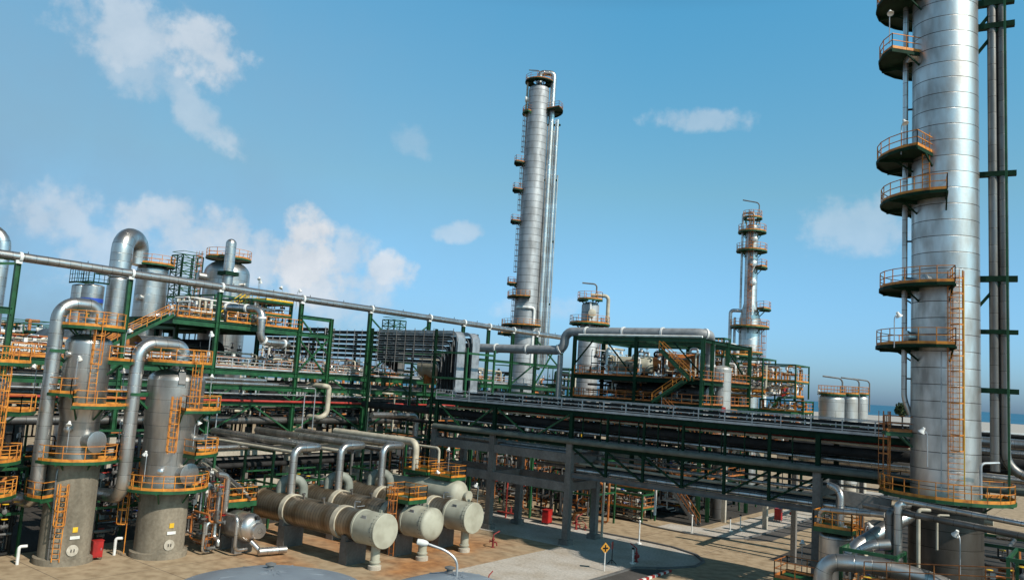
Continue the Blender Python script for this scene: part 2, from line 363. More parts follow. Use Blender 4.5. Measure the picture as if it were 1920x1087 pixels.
def gravel_mat(name, c1, c2):
    m, N, L, B = nodes(name); g = N.new('ShaderNodeNewGeometry'); P = g.outputs['Position']
    n = tex_noise(N, L, P, .35, 8); v = N.new('ShaderNodeTexVoronoi'); v.inputs['Scale'].default_value = 7; L.new(P, v.inputs['Vector'])
    n4 = tex_noise(N, L, P, 4.5, 6)
    mx = N.new('ShaderNodeMix'); mx.data_type = 'RGBA'; mx.blend_type = 'MULTIPLY'; mx.inputs[0].default_value = 1
    L.new(ramp(N, L, n, [(.3, c2), (.62, c1)]), mx.inputs[6]); L.new(ramp(N, L, n4, [(.32, (.72, .72, .72)), (.6, (1, 1, 1))]), mx.inputs[7])
    L.new(mx.outputs[2], B.inputs['Base Color']); B.inputs['Roughness'].default_value = .95; bump(N, L, B, v.outputs['Distance'], .3, .05); return m
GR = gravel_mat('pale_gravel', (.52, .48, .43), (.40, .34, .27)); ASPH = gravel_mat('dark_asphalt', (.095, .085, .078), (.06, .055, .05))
def poly(name, pts, z, mat, label=None):
    m = M(); m.v = [Vector((x, y, z)) for x, y in pts]; m.face(range(len(pts)))
    o = single(name, m, mat, None, None, None, 'structure'); return o
c_, s_ = math.cos(YAW), math.sin(YAW)
def vw(x, y): v = _w(x, y, 0); return (v.x, v.y)
def quad(name, x0, x1, y0, y1, z, mat): return poly(name, [vw(x0, y0), vw(x1, y0), vw(x1, y1), vw(x0, y1)], z, mat)
quad('ground', -700, 700, -60, 420, 0, ground_mat())
SAND = gravel_mat('pale_shore_flat', (.46, .43, .39), (.36, .34, .31))
quad('shore_flat', -3000, 3000, 420, 1150, -.02, SAND)
def sea_mat():
    m, N, L, B = nodes('sea_water'); g = N.new('ShaderNodeNewGeometry'); n = tex_noise(N, L, g.outputs['Position'], .004, 6, (1, 1, 1))
    L.new(ramp(N, L, n, [(.3, (.02, .10, .19)), (.7, (.035, .16, .27))]), B.inputs['Base Color']); B.inputs['Roughness'].default_value = .55; B.inputs['Specular IOR Level'].default_value = .2; return m
quad('sea', -40000, 40000, 1150, 40000, -.04, sea_mat())
G1 = [(-42.4, 30), (-33.5, 30), (-33.5, 62), (-31.5, 64.4), (-30.3, 67), (-30.6, 69.4), (-32.4, 71.6), (-35.4, 73.0), (-39, 73.3), (-64, 73.3), (-64, 64.2), (-42.4, 64.2)]
poly('gravel_bed', G1, .012, GR)
G2 = [(-42, 82), (-38, 81.6), (-34.5, 82.3), (-32.8, 84.2), (-32.5, 90), (-33.2, 150), (-37.5, 150), (-37.5, 87), (-42, 86)]
poly('gravel_bed', G2, .012, GR)
SHADE_FLOOR = gravel_mat('shade_dark_floor', (.050, .042, .034), (.028, .024, .02))  # near-black ground colour painted in to deepen the shade below racks and structures
poly('plant_floor', [(-66, -10), (-66, 63.5), (-72, 63.5), (-72, 140), (-140, 140), (-140, -10)], .008, SHADE_FLOOR)
poly('plant_floor', [(-71.9, 86.9), (-71.9, 139), (-38.9, 139), (-38.9, 86.9)], .008, SHADE_FLOOR); poly('plant_floor', [(-15.5, 44), (8, 44), (8, 63.8), (-15.5, 63.8)], .008, SHADE_FLOOR); poly('plant_floor', [(-27, 76), (60, 76), (60, 115), (-27, 115)], .008, SHADE_FLOOR)
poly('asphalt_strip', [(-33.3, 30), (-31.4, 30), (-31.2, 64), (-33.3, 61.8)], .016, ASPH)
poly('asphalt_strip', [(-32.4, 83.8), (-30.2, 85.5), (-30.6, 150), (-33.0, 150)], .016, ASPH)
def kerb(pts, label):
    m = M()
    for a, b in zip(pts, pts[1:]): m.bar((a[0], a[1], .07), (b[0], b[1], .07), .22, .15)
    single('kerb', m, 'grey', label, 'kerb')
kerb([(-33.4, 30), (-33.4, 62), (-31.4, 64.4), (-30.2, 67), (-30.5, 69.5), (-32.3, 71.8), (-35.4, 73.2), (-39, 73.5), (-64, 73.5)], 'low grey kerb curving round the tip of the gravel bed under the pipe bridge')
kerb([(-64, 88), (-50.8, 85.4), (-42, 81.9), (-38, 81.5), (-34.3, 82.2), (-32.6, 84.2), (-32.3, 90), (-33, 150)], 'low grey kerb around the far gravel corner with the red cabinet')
m = M(); m2 = M()
for i in range(12): (m if i % 2 else m2).bar((-30.8, 57.5+i*.5, .09), (-30.8, 57.98+i*.5, .09), .2, .18)
t = thing('painted_kerb', 'short kerb painted in red and white blocks at the road corner', 'kerb', (-30.8, 60, 0)); part('red_block', m, 'red', t); part('white_block', m2, 'white', t)
# ---------------------------------------------------------------- builders for plant items
def platform(parent, c, r0, r1, a0, a1, z, rail='orange', gap=None, h=1.1, deck='green', braces=True):
    d = M().arc(c, r0, r1, a0, a1, z, .08)
    n = max(3, int(abs(a1-a0)/14))
    for i in range(n): # rim channel below the deck
        p, q = R(a0+(a1-a0)*i/n), R(a0+(a1-a0)*(i+1)/n)
        d.bar((c[0]+r1*math.cos(p), c[1]+r1*math.sin(p), z-.12), (c[0]+r1*math.cos(q), c[1]+r1*math.sin(q), z-.12), .08, .2)
    if braces:
        k = max(2, int(abs(a1-a0)/45))
        for i in range(k+1):
            a = R(a0+(a1-a0)*i/k); ca, sa = math.cos(a), math.sin(a)
            d.bar((c[0]+r0*ca, c[1]+r0*sa, z-.2), (c[0]+r1*ca, c[1]+r1*sa, z-.2), .12, .2)
            d.bar((c[0]+r0*.98*ca, c[1]+r0*.98*sa, z-1.1), (c[0]+(r0+r1)*.5*ca, c[1]+(r0+r1)*.5*sa, z-.25), .1)
    o = part('platform', d, deck, parent)
    rl = M()
    if abs(a1-a0) >= 359: rl.arcrail(c, r1-.05, a0, a1, z, h=h)
    else:
        rl.arcrail(c, r1-.05, a0, a1, z, h=h)
        for a in (a0, a1):
            ca, sa = math.cos(R(a)), math.sin(R(a)); rl.rail([(c[0]+r0*ca, c[1]+r0*sa, z), (c[0]+(r1-.05)*ca, c[1]+(r1-.05)*sa, z)], h=h)
    part('railing', rl, rail, o); return o
def deckbox(parent, x0, x1, y0, y1, z, rail='orange', sides='NSEW', deck='green', th=.3, name='platform', toe=True):
    d = M().box(((x0+x1)/2, (y0+y1)/2, z-.04), (x1-x0-.2, y1-y0-.2, .08))
    for a, b in (((x0, y0), (x1, y0)), ((x1, y0), (x1, y1)), ((x1, y1), (x0, y1)), ((x0, y1), (x0, y0))): d.bar((*a, z-th/2-.02), (*b, z-th/2-.02), .12, th)
    o = part(name, d, deck, parent); rl = M()
    for k, a, b in (('S', (x0, y0), (x1, y0)), ('E', (x1, y0), (x1, y1)), ('N', (x1, y1), (x0, y1)), ('W', (x0, y1), (x0, y0))):
        if k in sides: rl.rail([(*a, z), (*b, z)], toe=toe)
    if sides and rail: part('railing', rl, rail, o)
    return o
def ladder(parent, c, r, ang, z0, z1, cage=True, mat='orange', cz=2.3, w=.5):
    a = R(ang); p = (c[0]+r*math.cos(a), c[1]+r*math.sin(a))
    o = part('ladder', M().ladder(p, a, z0, z1, w, .055), mat, parent)
    if cage: part('cage', M().cage(p, a, z0+cz, z1, w, .05), mat, o)
    return o
def nozzle(parent, c, r, ang, z, rad, ln, mat='clad', name='manway', fl=1.18):
    a = R(ang); ax = (math.cos(a), math.sin(a), 0)
    m = M().lathe([(rad, 0), (rad, ln-.16), (rad*fl, ln-.15), (rad*fl, ln), (rad*fl*.9, ln+.02), (.01, ln+.04)], (c[0]+r*ax[0], c[1]+r*ax[1], z), ax, 20)
    return part(name, m, mat, parent)
def stair(name, p0, p1, w, wd, label, group=None, mat='orange', str_='green'):
    p0, p1, w2 = Vector(p0), Vector(p1), Vector(wd).normalized()*w/2; z = Vector((0, 0, 1))
    t = thing(name, label, 'stairs', p0, group); m = M(); r = M(); tr = M()
    for g in (-1, 1):
        m.bar(p0+w2*g, p1+w2*g, .08, .32); d = p1-p0; n = max(2, int(d.length/1.5))
        for k in (.55, 1.05): r.bar(p0+w2*g+z*k, p1+w2*g+z*k, .06)
        for i in range(n+1): q = p0+d*(i/n)+w2*g; r.bar(q, q+z*1.05, .06)
    k = int(abs(p1.z-p0.z)/.22)
    for i in range(1, k): q = p0+(p1-p0)*(i/k); tr.bar(q-w2, q+w2, .26, .04)
    part('stringer', m, str_, t); part('handrail', r, mat, t); part('tread', tr, 'dark', t); return t
def pipe(pts, r, mat, label, group=None, bend=None, n=14, name='pipe', bands=0, flanges=()):
    m = M().tube(pts, r, n, bend)
    if not bands and not flanges: return single(name, m, mat, label, 'pipe', group)
    t = thing(name, label, 'pipe', pts[0], group); part('pipe_run', m, mat, t)
    if bands:
        fr = m.frames(pts, bend if bend is not None else r*3); mt2 = 'white' if mat != 'dullpipe' else 'grey'
        for (p, _, _, l), (q, _, _, l2) in zip(fr, fr[1:]):
            k = math.ceil(l/bands)*bands
            while k < l2:
                c = p+(q-p)*((k-l)/(l2-l)); d = (q-p).normalized(); part('clamp', M().lathe([(r*1.02, -.12), (r*1.16, -.12), (r*1.16, .12), (r*1.02, .12)], c, d, n), mt2, t); k += bands
    return t
def vessel(name, label, c, z0, prof, mat, n=32, group=None, cat='vessel', skirt=None):
    t = thing(name, label, cat, (c[0], c[1], 0), group)
    part('shell', M().lathe(prof, (c[0], c[1], 0), n=n), mat, t); return t
FL = {}
def floodlight(p, h, label, face=0.0, s=1.0):     # white bell on a thin pole; p is the lamp head
    p = Vector(p)
    if 'proto' not in FL:
        t = thing('floodlight', label, 'floodlight', p-Vector((0, 0, h)), 'floodlights on poles'); b = p-Vector((0, 0, h))
        part('pole', M().tube([b, b+Vector((0, 0, 2.0)), b+Vector((.12, 0, 2.25)), b+Vector((.3, 0, 2.2))], .035, 6, .15), 'tray', t)
        q = b+Vector((.3, 0, 2.28)); part('lamp_head', M().lathe([(.09, .2), (.11, .08), (.14, .0), (.23, -.13), (.23, -.16), (.2, -.13), (.01, -.1)], q, (-.5, 0, .86), 14), 'white', t)
        FL['proto'] = t; t.location = b; t.rotation_euler = (0, 0, face)
        return t
    t = copy_thing(FL['proto'], p-Vector((0, 0, h)), face, label, 'floodlights on poles'); t.scale = (s, s, s*1.0); return t
def manifold(loc, size, seed, label, name='pipe_manifold', rail='orange', dens=1.0, mats=('pipe', 'dullpipe', 'beige', 'white', 'rust'), frame=True, rs=(.05, .16), group=None, railed=True):
    """a skid of piping: green frame, crossing pipe runs, valves with hand wheels, railing"""
    rg = random.Random(seed); x, y, z = loc; sx, sy, sz = size; t = thing(name, label, 'piping', loc, group)
    if frame:
        f = M()
        for gx in (0, 1):
            for gy in (0, 1): f.bar((x+gx*sx, y+gy*sy, z), (x+gx*sx, y+gy*sy, z+sz), .18)
        for k in (.5, 1.0):
            for gy in (0, 1): f.bar((x, y+gy*sy, z+sz*k-.1), (x+sx, y+gy*sy, z+sz*k-.1), .14, .2)
            for gx in (0, 1): f.bar((x+gx*sx, y, z+sz*k-.1), (x+gx*sx, y+sy, z+sz*k-.1), .14, .2)
        part('frame', f, 'green', t)
    for i in range(int(16*dens)):
        mk = rg.choice(mats); p = Vector((x+rg.random()*sx, y+rg.random()*sy, z+rg.random()*sz*.5)); pts = [p.copy()]; last = -1
        for k in range(rg.randint(2, 5)):
            ax = rg.choice([q for q in (0, 1, 2, 2) if q != last]); q = pts[-1].copy()
            q[ax] = (x, y, z)[ax]+rg.random()*(sx, sy, sz)[ax]
            if (q-pts[-1]).length > .5: pts.append(q); last = ax
        if len(pts) > 1: part('pipe_run', M().tube(pts, rg.uniform(*rs), 8, .3, 3), mk, t)
    wm = rg.choice(['red', 'blue', 'yellow', 'redpipe'])
    for i in range(int(7*dens)):
        p = Vector((x+rg.random()*sx, y+rg.random()*sy, z+sz*rg.uniform(.1, .9))); a = rg.random()*6.3
        v = part('valve', M().lathe([(.1, -.28), (.17, -.25), (.17, -.2), (.1, -.15), (.13, 0), (.1, .15), (.17, .2), (.17, .25), (.1, .28)], p, (math.cos(a), math.sin(a), 0), 8).bar(p, p+Vector((0, 0, .5)), .06), 'grey', t)
        part('hand_wheel', M().lathe([(.2, 0), (.24, .03), (.2, .06)], p+Vector((0, 0, .5)), n=10), wm, v)
        if i % 2: p = Vector((x+rg.random()*sx, y+rg.random()*sy, z+sz*rg.uniform(.2, .95))); part('instrument_box', M().box(p, (.3, .3, .4)).bar(p, p-Vector((0, 0, .9)), .05), 'white', t)
    if rail and railed:
        r = M(); zz = z+sz*(.5 if frame else 0)
        r.rail([(x, y, zz), (x+sx, y, zz), (x+sx, y+sy, zz)]); part('railing', r, rail, t)
    return t
def tray(pts, w, wdir, label, bend=1.0, group='cable trays', th=.12, dark=True, cables=False, lip=False, side='tray', bed='tray'):
    t = thing('cable_tray', label, 'cable tray', pts[0], group); wd_ = Vector(wdir)
    part('tray_bed', M().ribbon(pts, w, th*(.3 if cables else 1.2), bend, wdir), 'dark' if cables else bed, t)
    for g in (-1, 1): part('side_rail', M().ribbon([Vector(p)+wd_*g*(w/2) for p in pts], .04, th*1.7, bend, wdir), 'dark' if cables else side, t)
    if lip:
        for g in (-1, 1):
            for k in (-1, 1): part('lip', M().ribbon([Vector(p)+wd_*g*(w/2+.03)+Vector((0, 0, k*th*.85)) for p in pts], .05, .05, bend, wdir), 'galv', t)
    if not cables: return t
    nrm = (Vector(pts[1])-Vector(pts[0])).normalized().cross(wd_); P = M().frames(pts, bend, 6)
    up = 1 if nrm.z > 0 else -1
    for k in range(7):
        o = wd_*(w*(-.4+.133*k)); part('cable', M().tube([Vector(p)+o+Vector((0, 0, .05)) for p in pts], w*.07, 6, bend), 'black', t)
    return t
def hpipe(z, t0, s0, s1, r, mat, label, group): return pipe([(t0, s0, z), (t0, s1, z)], r, mat, label, group, n=12)
# ---------------------------------------------------------------- column vessels on concrete skirts (left)
def skirt_marks(t, c, r, ang):
    def plate(a, z, w, h, mat, nm):
        a = R(ang+a); p = (c[0]+(r+.03)*math.cos(a), c[1]+(r+.03)*math.sin(a), z); part(nm, M().box(p, (.04, w, h), a), mat, t)
    plate(0, 2.5, .34, .36, 'yellow', 'warning_plate'); plate(1, 1.95, .66, .22, 'white', 'name_plate')
    a = R(ang-1); p = (c[0]+(r-.01)*math.cos(a), c[1]+(r-.01)*math.sin(a), 1.05)
    v = part('vent_cover', M().lathe([(.40, 0), (.40, .06), (.30, .08), (.01, .08)], p, (math.cos(a), math.sin(a), 0), 20), 'pale', t)
    for g in (-1, 1): part('slot', M().box((c[0]+(r+.09)*math.cos(a)-g*.1*math.sin(a), c[1]+(r+.09)*math.sin(a)+g*.1*math.cos(a), 1.05), (.05, .06, .2), a), 'dark', v)
def column(name, label, c, skirt_r, z_sk, shell, top, marks):
    t = thing(name, label, 'column vessel', (c[0], c[1], 0), 'column vessels on concrete skirts')
    part('skirt', M().lathe([(skirt_r+.28, 0), (skirt_r+.28, .42), (skirt_r, .46), (skirt_r, z_sk-.3), (skirt_r+.06, z_sk-.28), (skirt_r+.06, z_sk)], (*c, 0)), 'conc', t)
    part('shell', M().lathe(shell, (*c, 0), n=40), 'clad', t)
    if marks is not None: skirt_marks(t, c, skirt_r, marks)
    return t
cA = (-62, 28.0)
A_ = column('column_vessel', 'slim silver column vessel on a concrete skirt with a red cabinet at its foot', cA, 1.72, 7.1,
    [(1.36, 7.1), (1.36, 10.4), (1.58, 11.1), (1.60, 11.15), (1.60, 15.9)]+ell(1.6, 15.9, .75), 17, -6)
part('top_nozzle', M().lathe([(.55, 16.3), (.55, 17.6), (.72, 17.65), (.72, 17.8)], (*cA, 0)), 'clad', A_)
platform(A_, cA, 1.3, 2.85, -160, 62, 7.4); platform(A_, cA, 1.75, 3.0, -165, -62, 4.8); platform(A_, cA, 1.4, 2.75, -150, -42, 12.2)
platform(A_, cA, 1.4, 3.1, -36, 64, 11.4); platform(A_, cA, 1.6, 3.3, 38, 84, 14.75); platform(A_, cA, .6, 2.35, -179, 180, 17.15)
ladder(A_, cA, 2.05, -38, .35, 4.8, cz=2.6); ladder(A_, cA, 2.0, -112, 7.4, 12.2); ladder(A_, cA, 1.85, -8, 11.4, 17.1, cz=3.0)
nozzle(A_, cA, 1.1, 12, 8.75, .68, 1.05); nozzle(A_, cA, 1.2, -50, 9.6, .2, .6, name='nozzle'); nozzle(A_, cA, 1.3, -75, 15.0, .2, .55, name='nozzle')
part('downcomer', M().tube([(cA[0]+1.5*math.cos(R(-62)), cA[1]+1.5*math.sin(R(-62)), 7.2), (cA[0]+1.75*math.cos(R(-62)), cA[1]+1.75*math.sin(R(-62)), 6.5), (cA[0]+1.85*math.cos(R(-55)), cA[1]+1.85*math.sin(R(-55)), .3)], .09, 8), 'dullpipe', A_)
cB = (-60, 34.2)
B_ = column('column_vessel', 'wide silver column vessel on a concrete skirt between the slim column and the silver drum', cB, 1.82, 5.0,
    [(1.98, 5.0), (1.98, 9.6), (2.12, 10.2), (2.14, 13.5)]+ell(2.14, 13.5, .95), 14.8, -6)
part('top_nozzle', M().lathe([(.5, 14.1), (.5, 15.2), (.66, 15.25), (.66, 15.4)], (*cB, 0)), 'clad', B_)
platform(B_, cB, 1.95, 3.15, -150, 70, 5.25); platform(B_, cB, 1.95, 3.6, 2, 72, 7.95); platform(B_, cB, 2.05, 3.5, -16, 66, 11.3); platform(B_, cB, .7, 2.5, -179, 180, 14.85)
ladder(B_, cB, 2.45, -118, .2, 5.25, cz=2.2); ladder(B_, cB, 2.35, -27, 7.95, 11.3, cz=.2); ladder(B_, cB, 2.3, 4, 11.3, 14.8, cz=.5)
nozzle(B_, cB, 1.7, 8, 6.4, .72, .95); nozzle(B_, cB, 1.8, -42, 6.6, .2, .6, name='nozzle'); nozzle(B_, cB, 1.8, 40, 9.0, .3, .9, name='nozzle')
part('stiffener', M().bar((cB[0]+2.17*math.cos(R(-20)), cB[1]+2.17*math.sin(R(-20)), 13.2), (cB[0]+1.8*math.cos(R(-20)), cB[1]+1.8*math.sin(R(-20)), 14.15), .5, .35), 'grey', B_)
cZ = (-62.6, 21.2)
Z_ = column('column_vessel', 'silver column vessel cut off by the left edge of the photo, with orange caged ladder', cZ, 1.8, 5.0, [(1.75, 5), (1.75, 12.6)]+ell(1.75, 12.6, .8), 13.6, None)
platform(Z_, cZ, 1.7, 3.1, -120, 75, 5.2); platform(Z_, cZ, 1.7, 3.1, -120, 75, 7.5); platform(Z_, cZ, .6, 3.0, -120, 85, 14.2); platform(Z_, cZ, 1.75, 3.6, 28, 80, 10.9)
ladder(Z_, cZ, 2.2, 18, 7.5, 14.2, cz=.6); ladder(Z_, cZ, 2.1, 34, 5.2, 7.5, cage=False)
# overhead pipes of the columns
def overhead(c, dy, zt, zb, r, label, brk):
    t = thing('overhead_pipe', label, 'pipe', (c[0], c[1]+dy, zb), 'overhead pipes of the columns')
    part('pipe_run', M().tube([(c[0], c[1], zt-1.5), (c[0], c[1], zt), (c[0], c[1]+dy, zt), (c[0], c[1]+dy, zb), (c[0]-4.5, c[1]+dy+.2, zb-.3)], r, 20, 1.25, 8), 'pipe', t)
    b = M()
    for z in brk:
        b.bar((c[0], c[1]+dy-r, z), (c[0]-.5, c[1]+dy+2.1, z), .22, .3); b.bar((c[0], c[1]+dy+.2, z-.2), (c[0]-.3, c[1]+dy+1.8, z-1.5), .16)
        b.bar((c[0]+r+.05, c[1]+dy-r, z), (c[0]+r+.05, c[1]+dy+r, z), .1, .22)
    part('bracket', b, 'green', t); return t
overhead((-62.0, 28.3), -2.75, 18.75, 4.4, .5, 'silver pipe arching off the top of the slim column and dropping on its left', (15.2,))
overhead((-60.0, 34.5), -3.7, 16.2, 4.6, .5, 'silver pipe arching off the top of the wide column and dropping between the two columns', (12.3,))
# small hydrants and boxes at the column feet
def fire_box(loc, rz, label, s=1.0):
    if 'box' not in FL:
        t = thing('fire_cabinet', label, 'cabinet', (0, 0, 0), 'red fire cabinets'); part('cabinet_body', M().box((0, 0, .85), (.75, .95, 1.3)), 'red', t)
        part('lid', M().box((0, 0, 1.53), (.85, 1.05, .06)), 'red', t); part('door', M().box((.39, 0, .85), (.03, .82, 1.15)), 'red', t)
        for gx in (-.3, .3):
            for gy in (-.4, .4): part('leg', M().bar((gx, gy, 0), (gx, gy, .22), .07), 'dark', t)
        part('handle', M().box((.42, .28, .85), (.04, .05, .2)), 'tray', t)
        FL['box'] = t; t.location = loc; t.rotation_euler = (0, 0, rz); return t
    return copy_thing(FL['box'], loc, rz, label, 'red fire cabinets')
fire_box(onG(1025, 982), .1, 'red fire cabinet on the gravel under the pipe bridge, nearest the exchangers')
fire_box(onG(1459, 977), .1, 'red fire cabinet on the far gravel beyond the road corner')
b = fire_box((-60.9, 29.85, .05), -.1, 'narrow red cabinet at the foot of the slim column vessel'); b.scale = (.6, .75, .9)
def hydrant(loc, rz, label, s=1.0):
    if 'hyd' not in FL:
        t = thing('fire_hydrant', label, 'hydrant', (0, 0, 0), 'red fire hydrants and monitors')
        part('barrel', M().lathe([(.2, 0), (.2, .06), (.11, .08), (.11, .75), (.17, .78), (.17, .86), (.1, .9), (.08, 1.05)], n=14), 'deepred', t)
        part('outlet', M().tube([(0, 0, .55), (.35, 0, .55), (.42, 0, .2)], .07, 8, .1).tube([(0, 0, .62), (-.3, 0, .62)], .08, 8), 'deepred', t)
        part('nozzle', M().tube([(0, 0, 1.0), (0, 0, 1.25), (.1, .1, 1.35), (.55, .45, 1.62)], .06, 8, .1), 'deepred', t)
        part('hand_wheel', M().lathe([(.16, 0), (.2, .02), (.16, .05)], (-.32, 0, .62), (-1, 0, 0), 12), 'deepred', t)
        FL['hyd'] = t; t.location = loc; t.rotation_euler = (0, 0, rz); t.scale = (s*.8, s*.8, s*.8); return t
    c = copy_thing(FL['hyd'], loc, rz, label, 'red fire hydrants and monitors'); c.scale = (s*.8, s*.8, s*.8); return c
hydrant(onG(1080, 992), .4, 'red fire monitor on the gravel right of the middle bridge column', 1.25)
hydrant(onG(1485, 971), 1.2, 'red hydrant beside the far red cabinet across the road', 1.2)
hydrant(onG(1193, 1053), 2.4, 'fire monitor pointing left at the edge of the bridge shadow, behind the diamond sign', 1.15)
hydrant(onG(958, 966), 2.0, 'red hydrant under the pipe bridge left of the red cabinet', 1.0)
hydrant(onG(1097, 994), 3.0, 'small red hydrant just right of the fire monitor by the middle bridge column', .7)
hydrant(onG(915, 1103), 1.0, 'red hydrant cut off by the bottom edge of the photo on the gravel', .9)
hydrant((-46.0, 58.4, 0), .5, 'red hydrant behind the nearest end of the farthest exchanger', 1.1)
for a, b, lab in ((948, 0, 'left'), (966, 0, 'right')):
    p = onG(a, 970); pipe([p+Vector((0, 0, .0)), p+Vector((0, 0, 5.2))], .09, 'redpipe', 'thin red fire water riser beneath the bridge, %s one of the two' % lab, 'red risers under the bridge')
pipe([onG(932, 968)+Vector((0, 0, .6)), onG(970, 975)+Vector((0, 0, .6))], .09, 'redpipe', 'low red fire water pipe joining the two red risers under the bridge')
def signpost():
    p = onG(1133, 1070); t = thing('road_sign', 'yellow diamond road sign with a black cross on a white post', 'road sign', p); z = Vector((0, 0, 1))
    part('post', M().tube([p, p+z*1.5], .05, 8), 'white', t); d = Vector((.9, -.42, 0)).normalized(); r = Vector((-d.y, d.x, 0)); c = p+z*1.85
    def plate(k, off, th):
        m = M(); o = d*off; q = [c+o+z*k, c+o+r*k, c+o-z*k, c+o-r*k]; return m.hexa([a-d*th for a in q]+[a+d*th for a in q])
    s = part('sign_panel', plate(.46, 0, .02), 'ochre', t); part('cross_symbol', M().bar(c+d*.03-z*.26, c+d*.03+z*.26, .12, .02, d).bar(c+d*.034-r*.26, c+d*.034+r*.26, .12, .02, d), 'black', s)
    p = onG(1147, 1056); t = thing('sign_stand', 'small pinkish red notice on a dark tripod stand behind the diamond sign', 'sign', p)
    part('pole', M().tube([p, p+z*1.3], .04, 6), 'dark', t)
    for a in (0, 2.1, 4.2): part('leg', M().bar(p+z*.35, p+Vector((.45*math.cos(a), .45*math.sin(a), .03)), .05), 'dark', t)
    part('panel', M().box(p+z*1.55, (.06, .45, .6), .3), 'redpipe', t)
signpost()
def marker(px, py, h, label, black=True):
    p = onG(px, py); z = Vector((0, 0, 1)); t = thing('marker_post', label, 'marker post', p, 'white marker posts')
    part('post', M().tube([p, p+z*h], .07, 8), 'white', t); part('base', M().lathe([(.25, 0), (.25, .12), (.12, .16)], p, n=12), 'white', t)
    part('cap', M().lathe([(.09, h), (.12, h+.02), (.12, h+.14), (.01, h+.18)], p, n=10), 'black' if black else 'white', t)
marker(1198, 1019, 2.1, 'white post on the kerb strip in front of the diamond sign road', False)
marker(1297, 1001, 1.9, 'white post in front of the green corner column with the ground stair', False)
marker(1388, 994, 1.6, 'white post with black cap on the far gravel corner')
marker(1369, 996, 1.4, 'darker striped post just left of the black capped one on the far gravel corner')
marker(1186, 1056, 1.2, 'short post with black foot beside the fire monitor at the shadow edge')
def standpipe(c, ang, r, label):
    p = Vector((c[0]+r*math.cos(R(ang)), c[1]+r*math.sin(R(ang)), 0)); z = Vector((0, 0, 1))
    pipe([p, p+z*1.25, p+z*1.25+Vector((-.5*math.cos(R(ang)), -.5*math.sin(R(ang)), 0))], .11, 'white', label, 'white standpipes', bend=.15, n=8, name='standpipe')
standpipe(cA, -102, 2.9, 'bent white standpipe left of the slim column skirt'); standpipe(cB, -122, 3.1, 'bent white standpipe left of the wide column skirt')
# ---------------------------------------------------------------- exchangers
def exchanger(y, label, dish=False, platform_=False):
    z, xr, xf = 3.0, -61.2, -45.5; t = thing('heat_exchanger', label, 'heat exchanger', (-53, y, 0), 'big horizontal heat exchangers'); ax = (1, 0, 0); b = (0, y, z)
    part('shell', M().lathe([(.01, xr-.15), (1.0, xr-.1), (1.34, xr), (1.34, xr+.14), (1.22, xr+.16), (1.22, -48.1)], b, ax, 40), 'shell', t)
    for x in (-57.0, -50.3):
        part('band', M().lathe([(1.22, x-.28), (1.31, x-.26), (1.31, x+.26), (1.22, x+.28)], b, ax, 40), 'beige', t)
    part('channel', M().lathe([(1.23, -48.1), (1.32, -48.08), (1.32, -47.9), (1.28, -47.88), (1.28, xf-.35), (1.33, xf-.33), (1.33, xf-.17), (1.25, xf-.165), (1.25, xf-.13)], b, ax, 40), 'greypaint', t)
    pf = [(1.25, xf-.13), (1.33, xf-.12), (1.33, xf)]+([(1.25, xf+.12), (.95, xf+.28), (.5, xf+.38), (.01, xf+.4)] if dish else [(1.30, xf+.03), (.01, xf+.03)])
    part('end_cover', M().lathe(pf, b, ax, 40), 'greypaint', t)
    for x in (-57.0, -49.0): part('saddle', M().box((x, y, .9), (.9, 2.0, 1.8)).box((x, y, 2.0), (.5, 2.2, .5)), 'conc2', t)
    part('drain_nozzle', M().lathe([(.5, 0), (.5, .12), (.36, .14), (.36, .5), (.44, .52), (.44, .62), (.36, .64), (.36, 1.9)], (xf-.9, y, 0), n=18), 'greypaint', t)
    part('foot', M().lathe([(.52, 0), (.52, .3), (.46, .34)], (xf-.9, y, 0), n=18), 'pale', t)
    part('return_bend', M().tube([(-59.0, y+.1, z+.8), (-59.0, y+.1, z+2.3), (-58.2, y+1.9, z+2.3), (-58.2, y+1.9, z-1.2)], .42, 16, .95, 8), 'shadegrey', t)  # bend takes a darker copy of the end paint to imitate shade
    for a in range(0, 360, 15): part('bolt', M().bar((xf-.42, y+1.30*math.cos(R(a)), z+1.30*math.sin(R(a))), (xf-.08, y+1.30*math.cos(R(a)), z+1.30*math.sin(R(a))), .05), 'grey', t)
    part('name_plate', M().box((xf-1.5, y-.95, z+.88), (.5, .04, .34)), 'tray', t)
    for x in (-55.2, -52.6): part('gauge_nozzle', M().lathe([(.1, 1.15), (.1, 1.55), (.17, 1.56), (.17, 1.66), (.01, 1.68)], (x, y, z), (0, -.25, .97), 12), 'dullpipe', t)
    part('lifting_lug', M().box((xf-.7, y, z+1.38), (.3, .06, .28)), 'greypaint', t)
    part('vent', M().tube([(-49.2, y, z+1.2), (-49.2, y, z+1.75), (-48.6, y, z+1.8)], .05, 6, .1).bar((-48.4, y-.5, z+1.5), (-48.4, y+.3, z+1.5), .05), 'tray', t)
    if platform_:
        deckbox(t, -49.9, -47.2, y-1.2, y+.9, z+1.75); part('support', M().bar((-49.4, y-1, z+1.2), (-49.4, y-1, z+1.6), .15).bar((-47.6, y-1, z+1.2), (-47.6, y-1, z+1.6), .15).bar((-47.6, y+.6, z+1.1), (-47.6, y+.6, z+1.6), .15), 'greypaint', t)
        ladder(t, (-48.7, y-1.25), .06, -90, .1, z+1.75, cz=1.4, mat='rust')
    return t
exchanger(44.3, 'nearest of the three big exchangers, flat grey end cover, next to the silver drum'); exchanger(49.55, 'middle one of the three big exchangers, with domed grey end and orange ladder platform', True, True)
exchanger(54.85, 'farthest of the three big exchangers, flat grey end cover, in front of the kettle drum')
